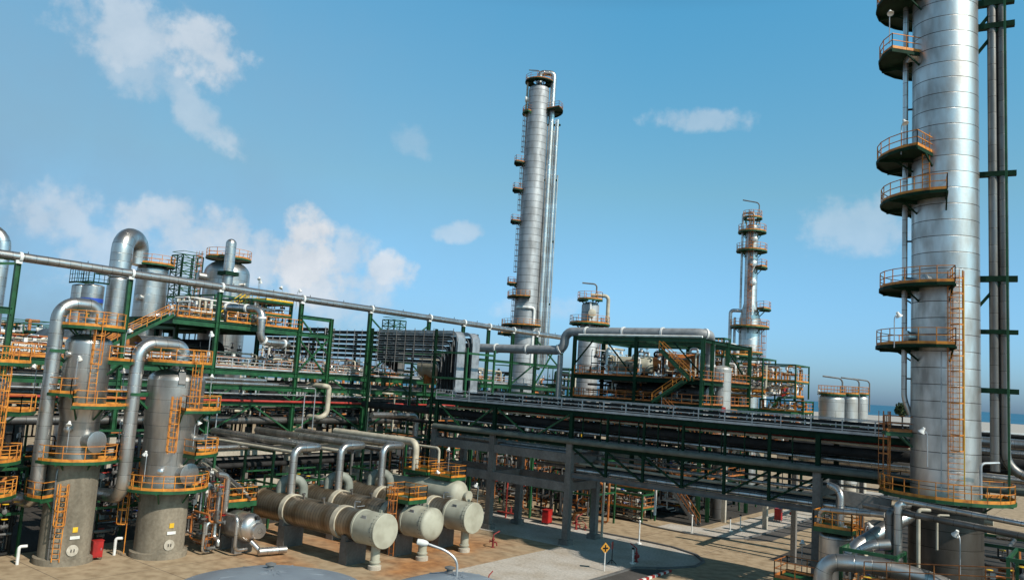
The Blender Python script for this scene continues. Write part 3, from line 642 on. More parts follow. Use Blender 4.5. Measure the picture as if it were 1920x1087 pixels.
for i, (y, z, lab) in enumerate(((44.3, 8.1, 'nearest'), (49.55, 8.15, 'middle'), (54.85, 8.0, 'farthest'))):
    pipe([(-57.6, y+.1, 4.1), (-57.6, y+.1, z), (-57.6, y+3.0, z), (-75, y+3.0, z)], .34, 'pipe', 'silver elbow pipe rising from the %s big exchanger' % lab, 'silver exchanger risers', bend=.75, n=18, name='riser_pipe')
for i, (y, mt, r) in enumerate(((45.9, 'beige', .16), (46.8, 'dullpipe', .2), (51.0, 'beige', .18), (51.8, 'dullpipe', .22), (56.4, 'dullpipe', .2), (57.2, 'beige', .15))):
    pipe([(-58.5, y, 7.5), (-76, y, 7.5)], r, mt, '%s cross pipe above the exchangers, %s from the left' % ('beige' if mt == 'beige' else 'dull grey', ('first', 'second', 'third', 'fourth', 'fifth', 'last')[i]), 'cross pipes above the exchangers', n=10)
pipe([(-70, 59.2, 8.4), (-57.3, 59.2, 8.4), (-57.3, 59.2, 5.6)], .33, 'beige', 'thick beige pipe bending down to the platform above the kettle drum', bend=.8, n=16)
pipe([(-66, 60.6, 7.9), (-55.4, 60.6, 7.9), (-55.4, 60.6, 5.4)], .13, 'beige', 'thin beige pipe bending down beside the thick beige one above the kettle drum', bend=.4, n=10)
P0 = onX(745, 778, -68); pipe([P0+Vector((0, -4, 0)), P0+Vector((0, 1.5, 0)), P0+Vector((0, 3.2, 0)), P0+Vector((0, 3.2, -5.0)), P0+Vector((1.5, 4.5, -6))], .34, 'pipe', 'silver elbow pipe dropping left of the first concrete bridge column', bend=.9, n=16)
# kettle drum behind the exchangers
t = thing('kettle_drum', 'grey painted drum that widens to a domed front, behind the farthest exchanger', 'drum', (-56, 60, 0))
part('shell', M().lathe([(.01, -64), (.8, -63.8), (.8, -58.5), (1.22, -56.3), (1.22, -52.0)]+[(1.22*math.cos(a), -52.0+.75*math.sin(a)) for a in (.3, .6, .9, 1.2, 1.565)], (0, 60, 3.9), (1, 0, 0), 36), 'greypaint', t)
for x in (-60, -54): part('saddle', M().box((x, 60, 1.35), (.7, 2.0, 2.7)), 'conc2', t)
part('front_nozzle', M().lathe([(.4, -51.4), (.4, -51.0), (.52, -50.98), (.52, -50.8)], (0, 60.3, 3.75), (1, 0, 0), 18), 'greypaint', t)
deckbox(t, -58.6, -55.4, 59, 61.4, 5.6); deckbox(t, -54.9, -52.2, 59.0, 61.2, 5.4)
# silver drum beside the wide column
t = thing('silver_drum', 'short shiny silver drum with a round front cover, right of the wide column', 'drum', (-57, 39.6, 0)); b = (0, 39.6, 2.1)
part('shell', M().lathe([(.01, -60.2), (1.12, -60), (1.12, -56.2)]+[(1.12*math.cos(a), -56.2+.85*math.sin(a)) for a in (.25, .5, .75, .95)], b, (1, 0, 0), 36), 'clad', t)
part('front_cover', M().lathe([(.62, -55.75), (.62, -55.2), (.58, -55.15), (.01, -55.12)], (0, 39.85, 1.95), (1, 0, 0), 24), 'clad', t)
part('top_nozzle', M().lathe([(.16, -55.6), (.16, -55.25), (.01, -55.24)], (0, 39.7, 2.95), (1, 0, 0), 12), 'dark', t)
for x in (-59, -57): part('saddle', M().box((x, 39.6, .6), (.5, 1.6, 1.2)), 'conc2', t)
part('side_pipe', M().tube([(-58.5, 38.2, 3.1), (-55.9, 38.2, 3.1), (-55.9, 38.2, .5), (-55.9, 39.3, .5)], .14, 10), 'pipe', t)
part('bottom_pipe', M().lathe([(.01, 0), (.3, .02), (.3, 1.0), (.32, 1.02), (.32, 1.1), (.3, 1.12), (.3, 2.3), (.01, 2.32)], (-54.9, 39.7, .42), (.25, .97, 0), 16).tube([(-55.7, 39.5, 1.1), (-55.0, 39.9, .45)], .2, 10), 'pipe', t)
t = thing('access_platform', 'small orange railed platform with green edge over the silver drum', 'platform', (-59.3, 39.9, 0))
deckbox(t, -60.7, -57.9, 38.4, 41.2, 3.9, th=.42)
for q in ((-60.5, 38.6), (-60.5, 41.0), (-58.1, 41.0)): part('post', M().bar((*q, 0), (*q, 3.4), .16), 'dgreen', t)
ladder(t, (-58.4, 37.6), .05, -60, .1, 3.9, cz=1.2, mat='rust')
pipe([(-59.5, 38.0, 3.2), (-57.4, 38.0, 3.2), (-57.4, 38.0, 6.1), (-57.4, 37.0, 6.3)], .22, 'pipe', 'silver riser with elbow between the wide column and the platform over the drum', n=12, bend=.4)
for i in range(3):
    pipe([(-57.6-.5*i, 40.4, 4.1+.3*i), (-66, 40.6+.3*i, 6.0+.2*i)], .13, ('dullpipe', 'beige', 'pipe')[i], '%s pipe slanting back from the platform over the drum' % ('dull grey', 'beige', 'silver')[i], n=8)
manifold((-60.5, 36.6, 0), (3.2, 1.6, 6.5), 11, 'tall tangle of valves and small pipes squeezed between the wide column and the silver drum', frame=False, dens=1.5, railed=False, mats=('pipe', 'dullpipe', 'pipe', 'rust'))
manifold((-66, 30.0, 0), (3, 4, 7), 12, 'dark valve rack standing behind and between the two concrete skirts', mats=('dark', 'dullpipe', 'grey'), railed=False)
# tanks whose roofs rise at the bottom edge
for px, py, r, lab in ((512, 1072, 4.4, 'grey conical tank roof at the bottom edge of the photo below the nearest exchanger'), (856, 1079, 3.2, 'smaller grey tank roof at the bottom edge below the curved lamp')):
    p = atP(px, py, -34, 24); t = thing('storage_tank', lab, 'tank', (p.x, p.y, 0), 'tanks at the bottom edge')
    part('tank_wall', M().lathe([(r, 0), (r, p.z-.75)], (p.x, p.y, 0), n=48), 'roof', t)
    for k in range(12): a = k*math.pi/6; part('roof_seam', M().bar((p.x+.3*math.cos(a), p.y+.3*math.sin(a), p.z+.01), (p.x+r*.55*math.cos(a), p.y+r*.55*math.sin(a), p.z-.185), .05, .03), 'roof', t)
    part('roof_vent', M().lathe([(.16, -.05), (.16, .22), (.26, .24), (.26, .3), (.01, .38)], (p.x-.9, p.y+.5, p.z-.12), n=14), 'grey', t)
    rf = part('tank_roof', M().lathe([(r+.05, p.z-.8), (r+.05, p.z-.72), (r*.55, p.z-.2), (r*.25, p.z-.03), (.01, p.z)], (p.x, p.y, 0), n=48), 'roof', t)
p = atP(858, 1080, -34, 24); q = [atP(a, b, -34, 24) for a, b in ((858, 1050), (838, 1032), (800, 1018))]
t = thing('gooseneck_lamp', 'lamp with a long curved silver arm and white head near the bottom edge', 'lamp', (p.x, p.y, 0))
part('arm', M().tube([(p.x, p.y, 0), *q], .06, 8, .5), 'tray', t); d = (q[2]-q[1]).normalized()
part('lamp_head', M().lathe([(.08, -.08), (.14, .05), (.16, .22), (.14, .46), (.01, .5)], q[2], d+Vector((0, 0, -.15)), 14), 'white', t)
# ---------------------------------------------------------------- tall green pipe rack with the flare line
SC = [16.8, 27.5, 37.4, 47.1, 57.7, 68.4, 79.2, 86.4, 92.2, 98.2, 104.5, 112.0]; XF, XB = -76.0, -84.0
t = thing('pipe_rack', 'tall green steel pipe rack crossing the photo, carrying the long silver line on top', 'pipe rack', (-80, 64, 0)); RACK = t
for i, y in enumerate(SC):
    zt = 22.6
    part('column', M().ibeam((XF, y, 7.7), (XF, y, zt), .42, .42), 'green', t); part('concrete_column', M().box((XF, y, 3.85), (.62, .62, 7.7)), 'pale', t)
    zb = 19.4 if 37 < y < 58 else 14.3
    part('column', M().ibeam((XB, y, 7.7), (XB, y, zb), .42, .42), 'green', t); part('concrete_column', M().box((XB, y, 3.85), (.62, .62, 7.7)), 'conc2', t)
    for z in (14.1, 12.5, 10.7, 8.4): part('cross_beam', M().ibeam((XF-.2, y+.05, z-.02), (XB+.2, y+.05, z-.02), .3, .4), 'green', t)
for a, b in zip(SC, SC[1:]):
    for z, h in ((14.2, .55), (12.6, .5), (10.85, .4)):
        for x in (XF+.03, XB-.03): part('beam', M().ibeam((x, a, z), (x, b, z), .3, h), 'green', t)
def brace(p, q, w=.16, m='green'): part('brace', M().bar(p, q, w), m, RACK)
for k in (3, 4, 5, 6):
    y = SC[k]
    for g, o in ((1, SC[k+1]), (-1, SC[k-1])):
        mid = (y+o)/2
        brace((XF, mid, 14.0), (XF, y+.2*g, 11.2)); brace((XF, mid, 10.7), (XF, y+.2*g, 7.9))
brace((XF, 68.5, 22.0), (XF, 79.1, 14.7)); brace((XF-.2, 79.1, 21.8), (XF-.2, 68.5, 14.7)); part('beam', M().ibeam((XF, 68.4, 18.0), (XF, 86.4, 18.0), .25, .35), 'green', t)
part('beam', M().ibeam((XF, 86.4, 18.0), (XF, 112, 18.0), .25, .4), 'green', t); part('beam', M().ibeam((XF, 16.8, 18.4), (XF, 27.5, 18.4), .3, .6), 'green', t)
part('beam', M().ibeam((XF, 16.8, 21.6), (XF, 24, 22.4), .25, .35), 'green', t); brace((XF, 21, 21.6), (XF, 27.3, 22.5), .22)
brace((XF, 104.6, 22.0), (XF, 111, 18.2), .2); brace((XF, 104.6, 14.6), (XF, 110.5, 21.6), .2); brace((XF, 98.3, 14.6), (XF, 104.3, 18), .2); brace((XF, 86.5, 17.8), (XF, 91.5, 14.5), .2); brace((XF, 27.3, 11.5), (XF, 22.3, 14.0), .2)
part('short_column', M().ibeam((XF+.1, 62.2, 10.9), (XF+.1, 62.2, 21.2), .4, .4), 'green', t)
for z, h in ((21.0, .45), (19.0, .5)): part('beam', M().ibeam((XF+.05, 57.7, z), (XF+.05, 62.2, z), .3, h), 'green', t)
brace((XF, 57.8, 20.8), (XF, 62, 17)); brace((XF, 57.8, 14.6), (XF, 62, 18.6)); brace((XF-.2, 62, 14.6), (XF-.2, 57.8, 18.6))
for a, b in ((28.0, 37.2), (37.8, 57.4), (58.1, 68.2), (68.8, 79.0), (79.6, 104.0)):
    o = part('walkway', M().box(((-77.2), (a+b)/2, 14.55), (1.6, b-a, .06)), 'dgreen', t); r = M()
    r.rail([(-76.3, a, 14.6), (-76.3, b, 14.6)], w=.075, step=1.9, mids=(.33, .66)); part('handrail', r, 'galv' if a > 30 else 'orange', o)
# concrete cross walls of the rack's lower tables
for z, h, a, b in ((5.9, .95, 42, 74), (2.35, .9, 40, 76)): part('concrete_beam', M().box((XF+.5, (a+b)/2, z), (.4, b-a, h)), 'pale', t)
# upper equipment deck behind the rack
DZ = 19.5
dk = part('equipment_deck', M().box((-81, 50.2, DZ-.1), (10, 15.8, .12)).box((-95, 54.0, DZ-.1), (18, 8.2, .12)), 'dgreen', t)
for x, a in ((-76.1, 42.2), (-84, 42.2), (-94, 50), (-104, 50)): part('deck_beam', M().ibeam((x, a, DZ-.45), (x, 58.2, DZ-.45), .35, .62), 'green', dk)
for y, b in ((42.4, -86), (50, -104), (58.0, -104)): part('deck_beam', M().ibeam((-76.2, y, DZ-.46), (b, y, DZ-.46), .3, .58), 'green', dk)
for x in (-94, -104):
    for y in (50.2, 57.7): part('column', M().ibeam((x, y, 0), (x, y, DZ-.7), .4, .4), 'dgreen', t)
part('railing', M().rail([(-104, 58.1, DZ), (-76.0, 58.1, DZ), (-76.0, 48.2, DZ)], w=.06).rail([(-76.0, 46.4, DZ), (-76.0, 42.6, DZ)], w=.06), 'orange', dk)
stair('steel_stair', (-76.8, 35.6, 15.6), (-76.8, 42.4, 19.6), 1.1, (1, 0, 0), 'orange railed green stair climbing to the upper deck on the left', None, 'orange')
stair('steel_stair', (-82, 50.5, 19.6), (-82, 54.3, 22.6), 1.0, (1, 0, 0), 'orange stair on the upper deck climbing to its small top landing', None, 'yellow')
t2 = thing('steel_landing', 'small green landing with yellow rails on top of the upper deck', 'platform', (-82, 56, DZ)); deckbox(t2, -83.5, -78, 54.2, 58, 22.6, rail='yellow'); 
for x in (-83.3, -78.2):
    for y in (54.4, 57.8): part('post', M().bar((x, y, DZ), (x, y, 22.3), .2), 'green', t2)
# the line on top of the rack
p = thing('flare_pipe', 'long silver pipe sloping across the photo on top of the green rack', 'pipe', (XF, 10, 22.6))
part('pipe_run', M().tube([(XF, 6, 23.15), (XF, 112.5, 23.0)], .40, 18), 'pipe', p); k = M()
for y in SC:
    part('pipe_shoe', M().box((XF, y, 22.68), (.5, .5, .3)), 'white', p); part('clamp', M().lathe([(.41, -.12), (.47, -.12), (.47, .12), (.41, .12)], (XF, y+.1, 23.1), (0, 1, 0), 18), 'white', p)
y = 18
while y < 112: part('vent_pin', M().bar((XF, y, 23.4), (XF, y, 23.68), .05), 'dark', p); y += 5.1
# ---------------------------------------------------------------- pipes lying in the rack
G_ = 'pipes lying in the tall green rack'
names = {'pipe': 'silver', 'dullpipe': 'dull grey', 'beige': 'beige', 'redpipe': 'red', 'dark': 'black', 'red': 'red', 'white': 'white', 'greygreen': 'grey green'}
OR = ('frontmost', 'second from the front', 'third from the front', 'fourth from the front', 'fifth from the front', 'sixth from the front', 'hindmost')
def layer(lv, z, items, a=12, b=112):
    for i, (x, r, mt) in enumerate(items):
        pipe([(x, a+.3*i, z+r), (x, b-.5*i, z+r)], r, mt, '%s pipe on the %s level of the green rack, %s' % (names[mt], lv, OR[i]), G_, n=12)
layer('walkway', 14.4, [(-78.6, .16, 'dullpipe'), (-79.4, .2, 'pipe'), (-80.2, .12, 'beige'), (-81.2, .25, 'dullpipe'), (-82.2, .14, 'pipe')])
layer('upper', 12.85, [(-76.8, .11, 'pipe'), (-77.7, .2, 'dullpipe'), (-78.8, .28, 'dullpipe'), (-80.2, .16, 'beige'), (-81.4, .3, 'dark'), (-82.6, .2, 'pipe')])
layer('red pipe', 11.06, [(-75.7, .13, 'redpipe'), (-76.6, .2, 'dark'), (-77.8, .15, 'beige'), (-79.2, .3, 'dullpipe'), (-81, .2, 'pipe'), (-82.5, .25, 'dark')])
pipe([(-75.9, 12, 11.95), (-75.9, 86, 11.95)], .08, 'tray', 'thin silver pipe just above the red pipe in the green rack', G_, n=10)
layer('lower', 8.6, [(-76.9, .42, 'dullpipe'), (-78.6, .2, 'dark'), (-79.8, .25, 'dullpipe'), (-81.2, .3, 'dark'), (-82.4, .2, 'beige')], 12, 76)
layer('bottom', 6.6, [(-74.6, .2, 'dark'), (-77.4, .3, 'dullpipe'), (-79, .22, 'dark'), (-81, .3, 'dark')], 34, 76)
layer('ground', 4.2, [(-74.7, .28, 'dark'), (-77, .3, 'dark'), (-79, .3, 'dullpipe')], 34, 76)
# other pipes in front of the rack
for (x0, y0), (x1, y1), xx, r, lab in (((374, 707), (497, 714), -71.5, .2, 'upper one of two bright silver pipes ending in front of the green rack'), ((374, 715), (521, 722), -71.0, .17, 'lower one of two bright silver pipes ending in front of the green rack'), ((395, 838), (474, 838), -68, .26, 'silver pipe running right from the wide column above the drum platform')):
    a, b = onX(x0, y0, xx), onX(x1, y1, xx); zm = (a.z+b.z)/2; pipe([(xx, a.y-3, zm), (xx, b.y, zm), (xx-4, b.y, zm)], r, 'pipe', lab, None, n=14, bend=.01)
q = [onX(a, b, -74.6) for a, b in ((470, 577), (487, 577), (487, 640), (545, 643))]; q[1].y = q[2].y; q[3].z = q[2].z
pipe([(-79, q[0].y, q[0].z+.1), (-74.6, q[1].y, q[0].z), (-74.6, q[1].y, q[2].z), (-74.6, q[3].y, q[2].z), (-78, q[3].y+.3, q[2].z)], .42, 'pipe', 'silver pipe hanging over the upper deck edge in a stretched S', n=18, bend=1.0, bands=2.6)
q = [onX(a, b, -74.8) for a, b in ((600, 723), (617, 727), (617, 775), (604, 782))]
pipe([(-78, q[1].y-.8, q[0].z), (-74.8, q[1].y-.6, q[0].z), (-74.8, q[1].y, q[0].z-.1), (-74.8, q[1].y, q[2].z), (-74.8, q[1].y-.9, q[2].z-.5), (-77, q[1].y-.9, q[2].z-.5)], .3, 'beige', 'thick beige pipe loop standing out of the green rack', n=14, bend=.6)
for i, (px, py, pb, lab) in enumerate(((572, 735, 828, 'thin grey vertical conduit left of the beige loop'), (592, 728, 828, 'thin silver vertical conduit beside the beige loop'), (695, 720, 838, 'pale conduit against the middle green column'), (740, 738, 835, 'beige vertical pipe with bent top right of the middle green column'), (765, 745, 830, 'thin grey vertical conduit right of the bent beige pipe'), (410, 745, 835, 'thin silver conduit right of the wide column'))):
    a = onX(px, py, -75.2); b = onX(px-8, pb, -75.2)
    pts = [(-75.2, a.y, b.z), (-75.2, a.y, a.z)]+([(-75.2, a.y-1.4, a.z), (-77, a.y-1.4, a.z)] if 'bent' in lab or 'beside' in lab else [])
    pipe(pts, .13 if 'beige vertical' in lab else .07, 'beige' if 'beige v' in lab or 'pale' in lab else 'tray', lab, 'vertical conduits on the rack front', n=8, bend=.3)
# equipment behind and under the rack
manifold((-85.5, 46.5, DZ), (6, 5.5, 2.6), 21, 'piping tangle on the left half of the upper deck right of the U pipe', dens=1.6, frame=False, rail='orange', mats=('pipe', 'white', 'beige', 'dullpipe'))
manifold((-84.5, 52, DZ), (7, 5.5, 3.0), 22, 'piping tangle on the right half of the upper deck beside the dome vessel', dens=2.0, mats=('pipe', 'white', 'beige', 'rust'))
manifold((-101, 54.5, DZ), (12, 3.4, 4), 23, 'piping tangle at the back of the upper deck', dens=1.6)
for i, (y, lab) in enumerate(((38.5, 'first'), (43, 'second'), (48, 'third'), (53, 'fourth'))):
    vv = vessel('heat_drum', '%s dark horizontal drum from the left below the upper deck' % lab, (-90, y), 0, [(0.01, 0)], 'dullpipe', group='horizontal drums below the upper deck', cat='drum') if False else thing('horizontal_drum', '%s dark horizontal drum from the left below the upper deck' % lab, 'drum', (-90, y, 14.4), 'horizontal drums below the upper deck')
    part('shell', M().lathe([(.01, -97), (1.0, -96.5), (1.15, -96), (1.15, -85.5), (1.0, -85), (.01, -84.6)], (0, y, 16.6), (1, 0, 0), 24), ('dullpipe', 'rust', 'dullpipe', 'dark')[i], vv)
    for x in (-95, -87): part('saddle', M().box((x, y, 15.0), (.5, 1.7, 1.4)), 'dgreen', vv)
manifold((-88, 58.5, 14.6), (4.5, 8, 3.4), 24, 'piping cluster on the walkway level right of the upper deck', dens=1.5, frame=False, mats=('white', 'pipe', 'beige', 'pipe'))
manifold((-88, 47, 14.6), (3.5, 10, 2.8), 25, 'piping cluster on the walkway level under the upper deck', dens=1.2, frame=False)
manifold((-86, 28, 14.6), (6, 12, 2.0), 26, 'piping cluster left of the upper deck behind the slim column', dens=2, frame=False, mats=('pipe', 'white', 'beige', 'rust'))
manifold((-84, 88, 14.6), (4, 15, 2.4), 27, 'long low piping cluster behind the silver handrails right of the tray bends', dens=1.6, frame=False, mats=('pipe', 'white', 'rust', 'beige'))
for i in range(6):
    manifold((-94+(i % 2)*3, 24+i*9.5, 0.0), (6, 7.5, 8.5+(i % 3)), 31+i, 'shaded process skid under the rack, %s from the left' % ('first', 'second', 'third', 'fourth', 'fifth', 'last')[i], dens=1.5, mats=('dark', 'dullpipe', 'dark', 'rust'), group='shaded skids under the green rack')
# green low gantries over the exchangers' rear
for i, y in enumerate((40.8, 47.0, 52.6)):
    t = thing('pipe_support', 'low green pipe support frame behind the exchangers, %s from the left' % ('first', 'second', 'third')[i], 'pipe support', (-66, y, 0), 'low green pipe supports')
    for x in (-68.5, -64.0): part('post', M().bar((x, y, 0), (x, y, 7.0), .2), 'green', t)
    part('beam', M().bar((-68.6, y, 7.1), (-63.9, y, 7.1), .2, .25), 'green', t)
    part('rail_frame', M().bar((-69.5, y+.6, 4.6), (-69.5, y+4, 4.6), .14).bar((-69.5, y+.6, 0), (-69.5, y+.6, 4.6), .14).bar((-69.5, y+4, 0), (-69.5, y+4, 4.6), .14), 'green', t)
# ---------------------------------------------------------------- large vessels behind the rack (left background)
def vplat(t, c, r0, r1, z, a0=-179, a1=180, rail='orange'): return platform(t, c, r0, r1, a0, a1, z, rail, braces=False)
cU = (-95.5, 45.6); cV = (-97.6, 50.8)
t = thing('tall_vessel', 'broad silver vessel with platform and the right leg of the U pipe', 'vessel', (*cV, 0), 'tall vessels behind the rack')
part('shell', M().lathe([(1.9, 8), (1.9, 26.2)]+ell(1.9, 26.2, .9), (*cV, 0)), 'clad', t); vplat(t, cV, .8, 2.5, 26.9); part('leg_skirt', M().lathe([(1.7, 0), (1.7, 8)], (*cV, 0)), 'conc2', t)
nozzle(t, cV, 1.8, 10, 20.2, .5, .7); nozzle(t, cV, 1.8, -60, 22.5, .35, .7)
t = thing('tall_vessel', 'slimmer silver vessel under the left leg of the U pipe', 'vessel', (*cU, 0), 'tall vessels behind the rack')
part('shell', M().lathe([(1.2, 6), (1.2, 24.2)]+ell(1.2, 24.2, .5), (*cU, 0)), 'clad', t); part('girder', M().bar((cU[0]-1.6, cU[1]-2, 24.9), (cU[0]-.2, cU[1]+3, 24.9), .4, .35), 'dgreen', t); part('leg_skirt', M().lathe([(1.1, 0), (1.1, 6)], (*cU, 0)), 'conc2', t)
pipe([(*cU, 24.5), (*cU, 29.6), (cV[0], cV[1]-2.2, 29.6), (cV[0], cV[1]-2.2, 26.6)], 1.22, 'pipe', 'huge silver U shaped pipe arching between two vessels above the rack', n=28, bend=2.4)
c = (-94.5, 33.0); t = thing('tall_vessel', 'silver vessel at the left edge with a U pipe rising over the rack', 'vessel', (*c, 0), 'tall vessels behind the rack'); q = atP(4, 470, *c)
part('shell', M().lathe([(1.3, 0), (1.3, 22)]+ell(1.3, 22, .5), (q.x-1.6, q.y-2.0, 0)), 'clad', t); part('overhead', M().tube([(q.x, q.y, 16), (q.x, q.y, q.z+2.0), (q.x-1.6, q.y-3.0, q.z+2.0), (q.x-1.6, q.y-3.0, 20)], .8, 20, 1.6), 'pipe', t)
cD = (-95.0, 59.6); t = thing('dome_vessel', 'wide silver vessel with a domed roof and crown platform behind the rack', 'vessel', (*cD, 0))
part('shell', M().lathe([(2.9, 10), (2.9, 26.9)]+ell(2.9, 26.9, 1.9, 10), (*cD, 0), n=44), 'clad', t); vplat(t, cD, .6, 2.9, 29.0); part('leg_skirt', M().lathe([(2.6, 0), (2.6, 10)], (*cD, 0)), 'conc2', t)
ladder(t, cD, 3.3, -120, 19.6, 28.6, cz=2, mat='rust'); nozzle(t, cD, 2.85, -100, 26.2, .5, 1.0); nozzle(t, cD, 2.85, 10, 25.4, .25, .8)
q = atP(425, 540, -91, 57.5); t = thing('vent_stack', 'round topped silver stack pipe in front of the dome vessel', 'stack', (q.x, q.y, DZ)); z1 = atP(425, 452, q.x, q.y).z
part('stack_pipe', M().lathe([(.66, DZ), (.66, z1-.3)]+ell(.66, z1-.3, .62), (q.x, q.y, 0), n=20), 'pipe', t); part('collar', M().box((q.x, q.y, atP(425, 513, q.x, q.y).z), (1.9, 1.9, .5)), 'dgreen', t)
for px, r, lab in ((152, .95, 'left'), (175, 1.2, 'right')):
    q = atP(px, 537, -100, 38); t = thing('tall_vessel', 'small silver vessel with blue band behind the slim column, %s of the pair' % lab, 'vessel', (q.x, q.y, 0), 'pair of small banded vessels')
    part('shell', M().lathe([(r, 0), (r, q.z)]+ell(r, q.z, .3), (q.x, q.y, 0), n=24), 'clad', t); zb = atP(px, 567, q.x, q.y).z; part('band', M().lathe([(r+.02, zb), (r+.03, zb), (r+.03, zb+.45), (r+.02, zb+.45)], (q.x, q.y, 0), n=24), 'blue', t)
    part('lattice', M().rail([(q.x-r, q.y-r, q.z+.3), (q.x+r, q.y-r, q.z+.3), (q.x+r, q.y+r, q.z+.3)], h=1.6, mids=(.33, .66), step=.6), 'dgreen', t)
def scaffold(px, py0, py1, x, y, w, label, n=5):
    b = atP(px, py1, x, y); tz = atP(px, py0, x, y).z; t = thing('scaffold_tower', label, 'scaffold', (b.x, b.y, 0), 'green scaffold towers'); m = M(); k = M()
    for gx in (-1, 0, 1):
        for gy in (-1, 0, 1):
            if gx or gy: m.bar((b.x+gx*w, b.y+gy*w, 0), (b.x+gx*w, b.y+gy*w, tz), .13)
    z = b.z
    for i in range(n+1):
        z = b.z+(tz-b.z)*i/n
        for g in (-1, 1): k.bar((b.x-w, b.y+g*w, z), (b.x+w, b.y+g*w, z), .12).bar((b.x+g*w, b.y-w, z), (b.x+g*w, b.y+w, z), .12).bar((b.x-w, b.y+g*w, z+.5), (b.x+w, b.y+g*w, z+.5), .07).bar((b.x+g*w, b.y-w, z+.5), (b.x+g*w, b.y+w, z+.5), .07)
        if i < n:
            zz = b.z+(tz-b.z)*(i+1)/n
            for g in (-1, 1): k.bar((b.x-w*g, b.y-w, z), (b.x+w*g, b.y-w, zz), .09).bar((b.x+w, b.y-w*g, z), (b.x+w, b.y+w*g, zz), .09)
    part('upright', m, 'dgreen', t); part('lattice', k, 'green', t)
scaffold(342, 480, 575, -108, 61, 1.55, 'green scaffold tower between the U pipe and the dome vessel', 6); scaffold(735, 600, 660, -118, 92, 1.5, 'distant dark scaffold tower above the cable tray stacks', 5)
# far process units beyond the left edge of the rack
for i, (px, py, w, h, seed) in enumerate(((20, 640, 14, 13, 41), (70, 640, 12, 10, 42), (110, 645, 12, 9, 43), (200, 640, 12, 12, 44), (-10, 650, 14, 15, 45))):
    q = atP(px, py, -190, 120); manifold((q.x-w/2, q.y-w/2, 0), (w, w, q.z+h*.45), seed, 'distant process unit on the left horizon, %s' % ('second from the left', 'third from the left', 'fourth from the left', 'rightmost, behind the slim column', 'at the very edge')[i], dens=3.2, mats=('pipe', 'white', 'dgreen', 'beige', 'rust'), rs=(.15, .5), group='distant process units', name='process_unit')
# ---------------------------------------------------------------- pipe bridge on concrete columns
YF, YB = 65.2, 70.2
t = thing('pipe_bridge', 'pipe bridge on concrete columns with a green truss span over the road', 'pipe bridge', (-40, 67.5, 0)); BR = t
for x in (-60.4, -52.15, -42.6, -19.4):
    for y in (YF, YB):
        part('column', M().box((x, y, 4.75), (.62, .62, 9.5)).box((x, y, .25), (1.0, 1.0, .5)), 'conc2', t)
        part('post', M().ibeam((x, y, 9.5), (x, y, 12.4), .35, .35), 'dgreen', t)
    for z in (5.4, 8.0): part('cross_beam', M().box((x, (YF+YB)/2, z), (.45, YB-YF-.62, .8)), 'conc2', t)
for a, b in ((-60.4, -52.15), (-52.15, -42.6)):
    for y in (YF, YB):
        for z in (5.35, 8.1): part('beam', M().box(((a+b)/2, y, z), (b-a-.62, .5, .85)), 'conc2', t)
        part('chord', M().ibeam((a, y, 9.35), (b, y, 9.35), .3, .35), 'dgreen', t)
        part('brace', M().bar((a+.3, y, 12.2), ((a+b)/2, y, 9.5), .16).bar((b-.3, y, 12.2), ((a+b)/2, y, 9.5), .16), 'green', t)
for y in (YF, YB):     # truss span
    part('chord', M().ibeam((-42.3, y, 9.3), (-12, y, 9.3), .35, .4), 'dgreen', t); part('chord', M().ibeam((-42.3, y, 6.55), (-19.7, y, 6.55), .4, .45), 'grey', t)
    for i in range(7):
        x = -42.4+i*3.83
        if 0 < i < 6: part('vertical', M().ibeam((x, y, 6.7), (x, y, 9.15), .22, .22), 'dgreen', t); part('vertical', M().ibeam((x, y, 9.5), (x, y, 12.3), .2, .2), 'dgreen', t)
        if i < 6:
            p, q = ((x, y, 9.1), (x+3.83, y, 6.8)) if i < 3 else ((x, y, 6.8), (x+3.83, y, 9.1)); part('brace', M().bar(p, q, .16), 'dgreen', t)
for i in range(8): x = -42.4+i*3.83; part('cross_beam', M().ibeam((x, YF, 12.25), (x, YB, 12.25), .2, .25), 'dgreen', t)
dk = part('deck', M().box((-37, 67.7, 12.5), (49, 4.6, .06)), 'dgreen', t)
for y in (YF, YB): part('deck_beam', M().ibeam((-61, y, 12.35), (-12.5, y, 12.35), .3, .45), 'dgreen', dk)
r = M().rail([(-60.5, YF-.15, 12.65), (-12.8, YF-.15, 12.65)], h=1.05, w=.075, step=2.4, mids=(.3, .62)); part('handrail', r, 'galv', dk)
part('handrail', M().rail([(-60.5, YB+.1, 12.65), (-12.8, YB+.1, 12.65)], h=1.05, w=.075, step=2.4, mids=(.3, .62)), 'galv', dk)
part('edge_channel', M().ibeam((-60.6, YF-.05, 12.82), (-12.8, YF-.05, 12.82), .1, .5), 'dark', dk)
for i in range(20): x = -59+i*2.4; part('tray_support', M().bar((x, 65.6, 12.55), (x, 65.6, 13.45), .07).bar((x, 69.8, 12.55), (x, 69.8, 13.45), .07).bar((x, 65.6, 13.3), (x, 69.8, 13.3), .07), 'galv', dk)
GB = 'pipes along the bridge'
def bpipe(x0, x1, y, z, r, mt, lab): pipe([(x0, y, z), (x1, y, z)], r, mt, lab, GB, n=14)
bpipe(-60.3, 6, YF-.45, 9.75, .27, 'greygreen', 'thick grey green pipe along the front of the bridge above the columns')
bpipe(-60, 6, YF+1.6, 9.85, .22, 'dullpipe', 'grey pipe behind the thick grey green one on the bridge'); bpipe(-74, 6, YF+3.2, 9.8, .2, 'dark', 'black pipe on the bridge above the columns, rear side')
bpipe(-74, -13, YF+1.5, 11.2, .4, 'dark', 'fat dark pipe just under the bridge deck'); bpipe(-74, -13, YF+3.4, 11.1, .25, 'dullpipe', 'grey pipe just under the bridge deck, rear side')
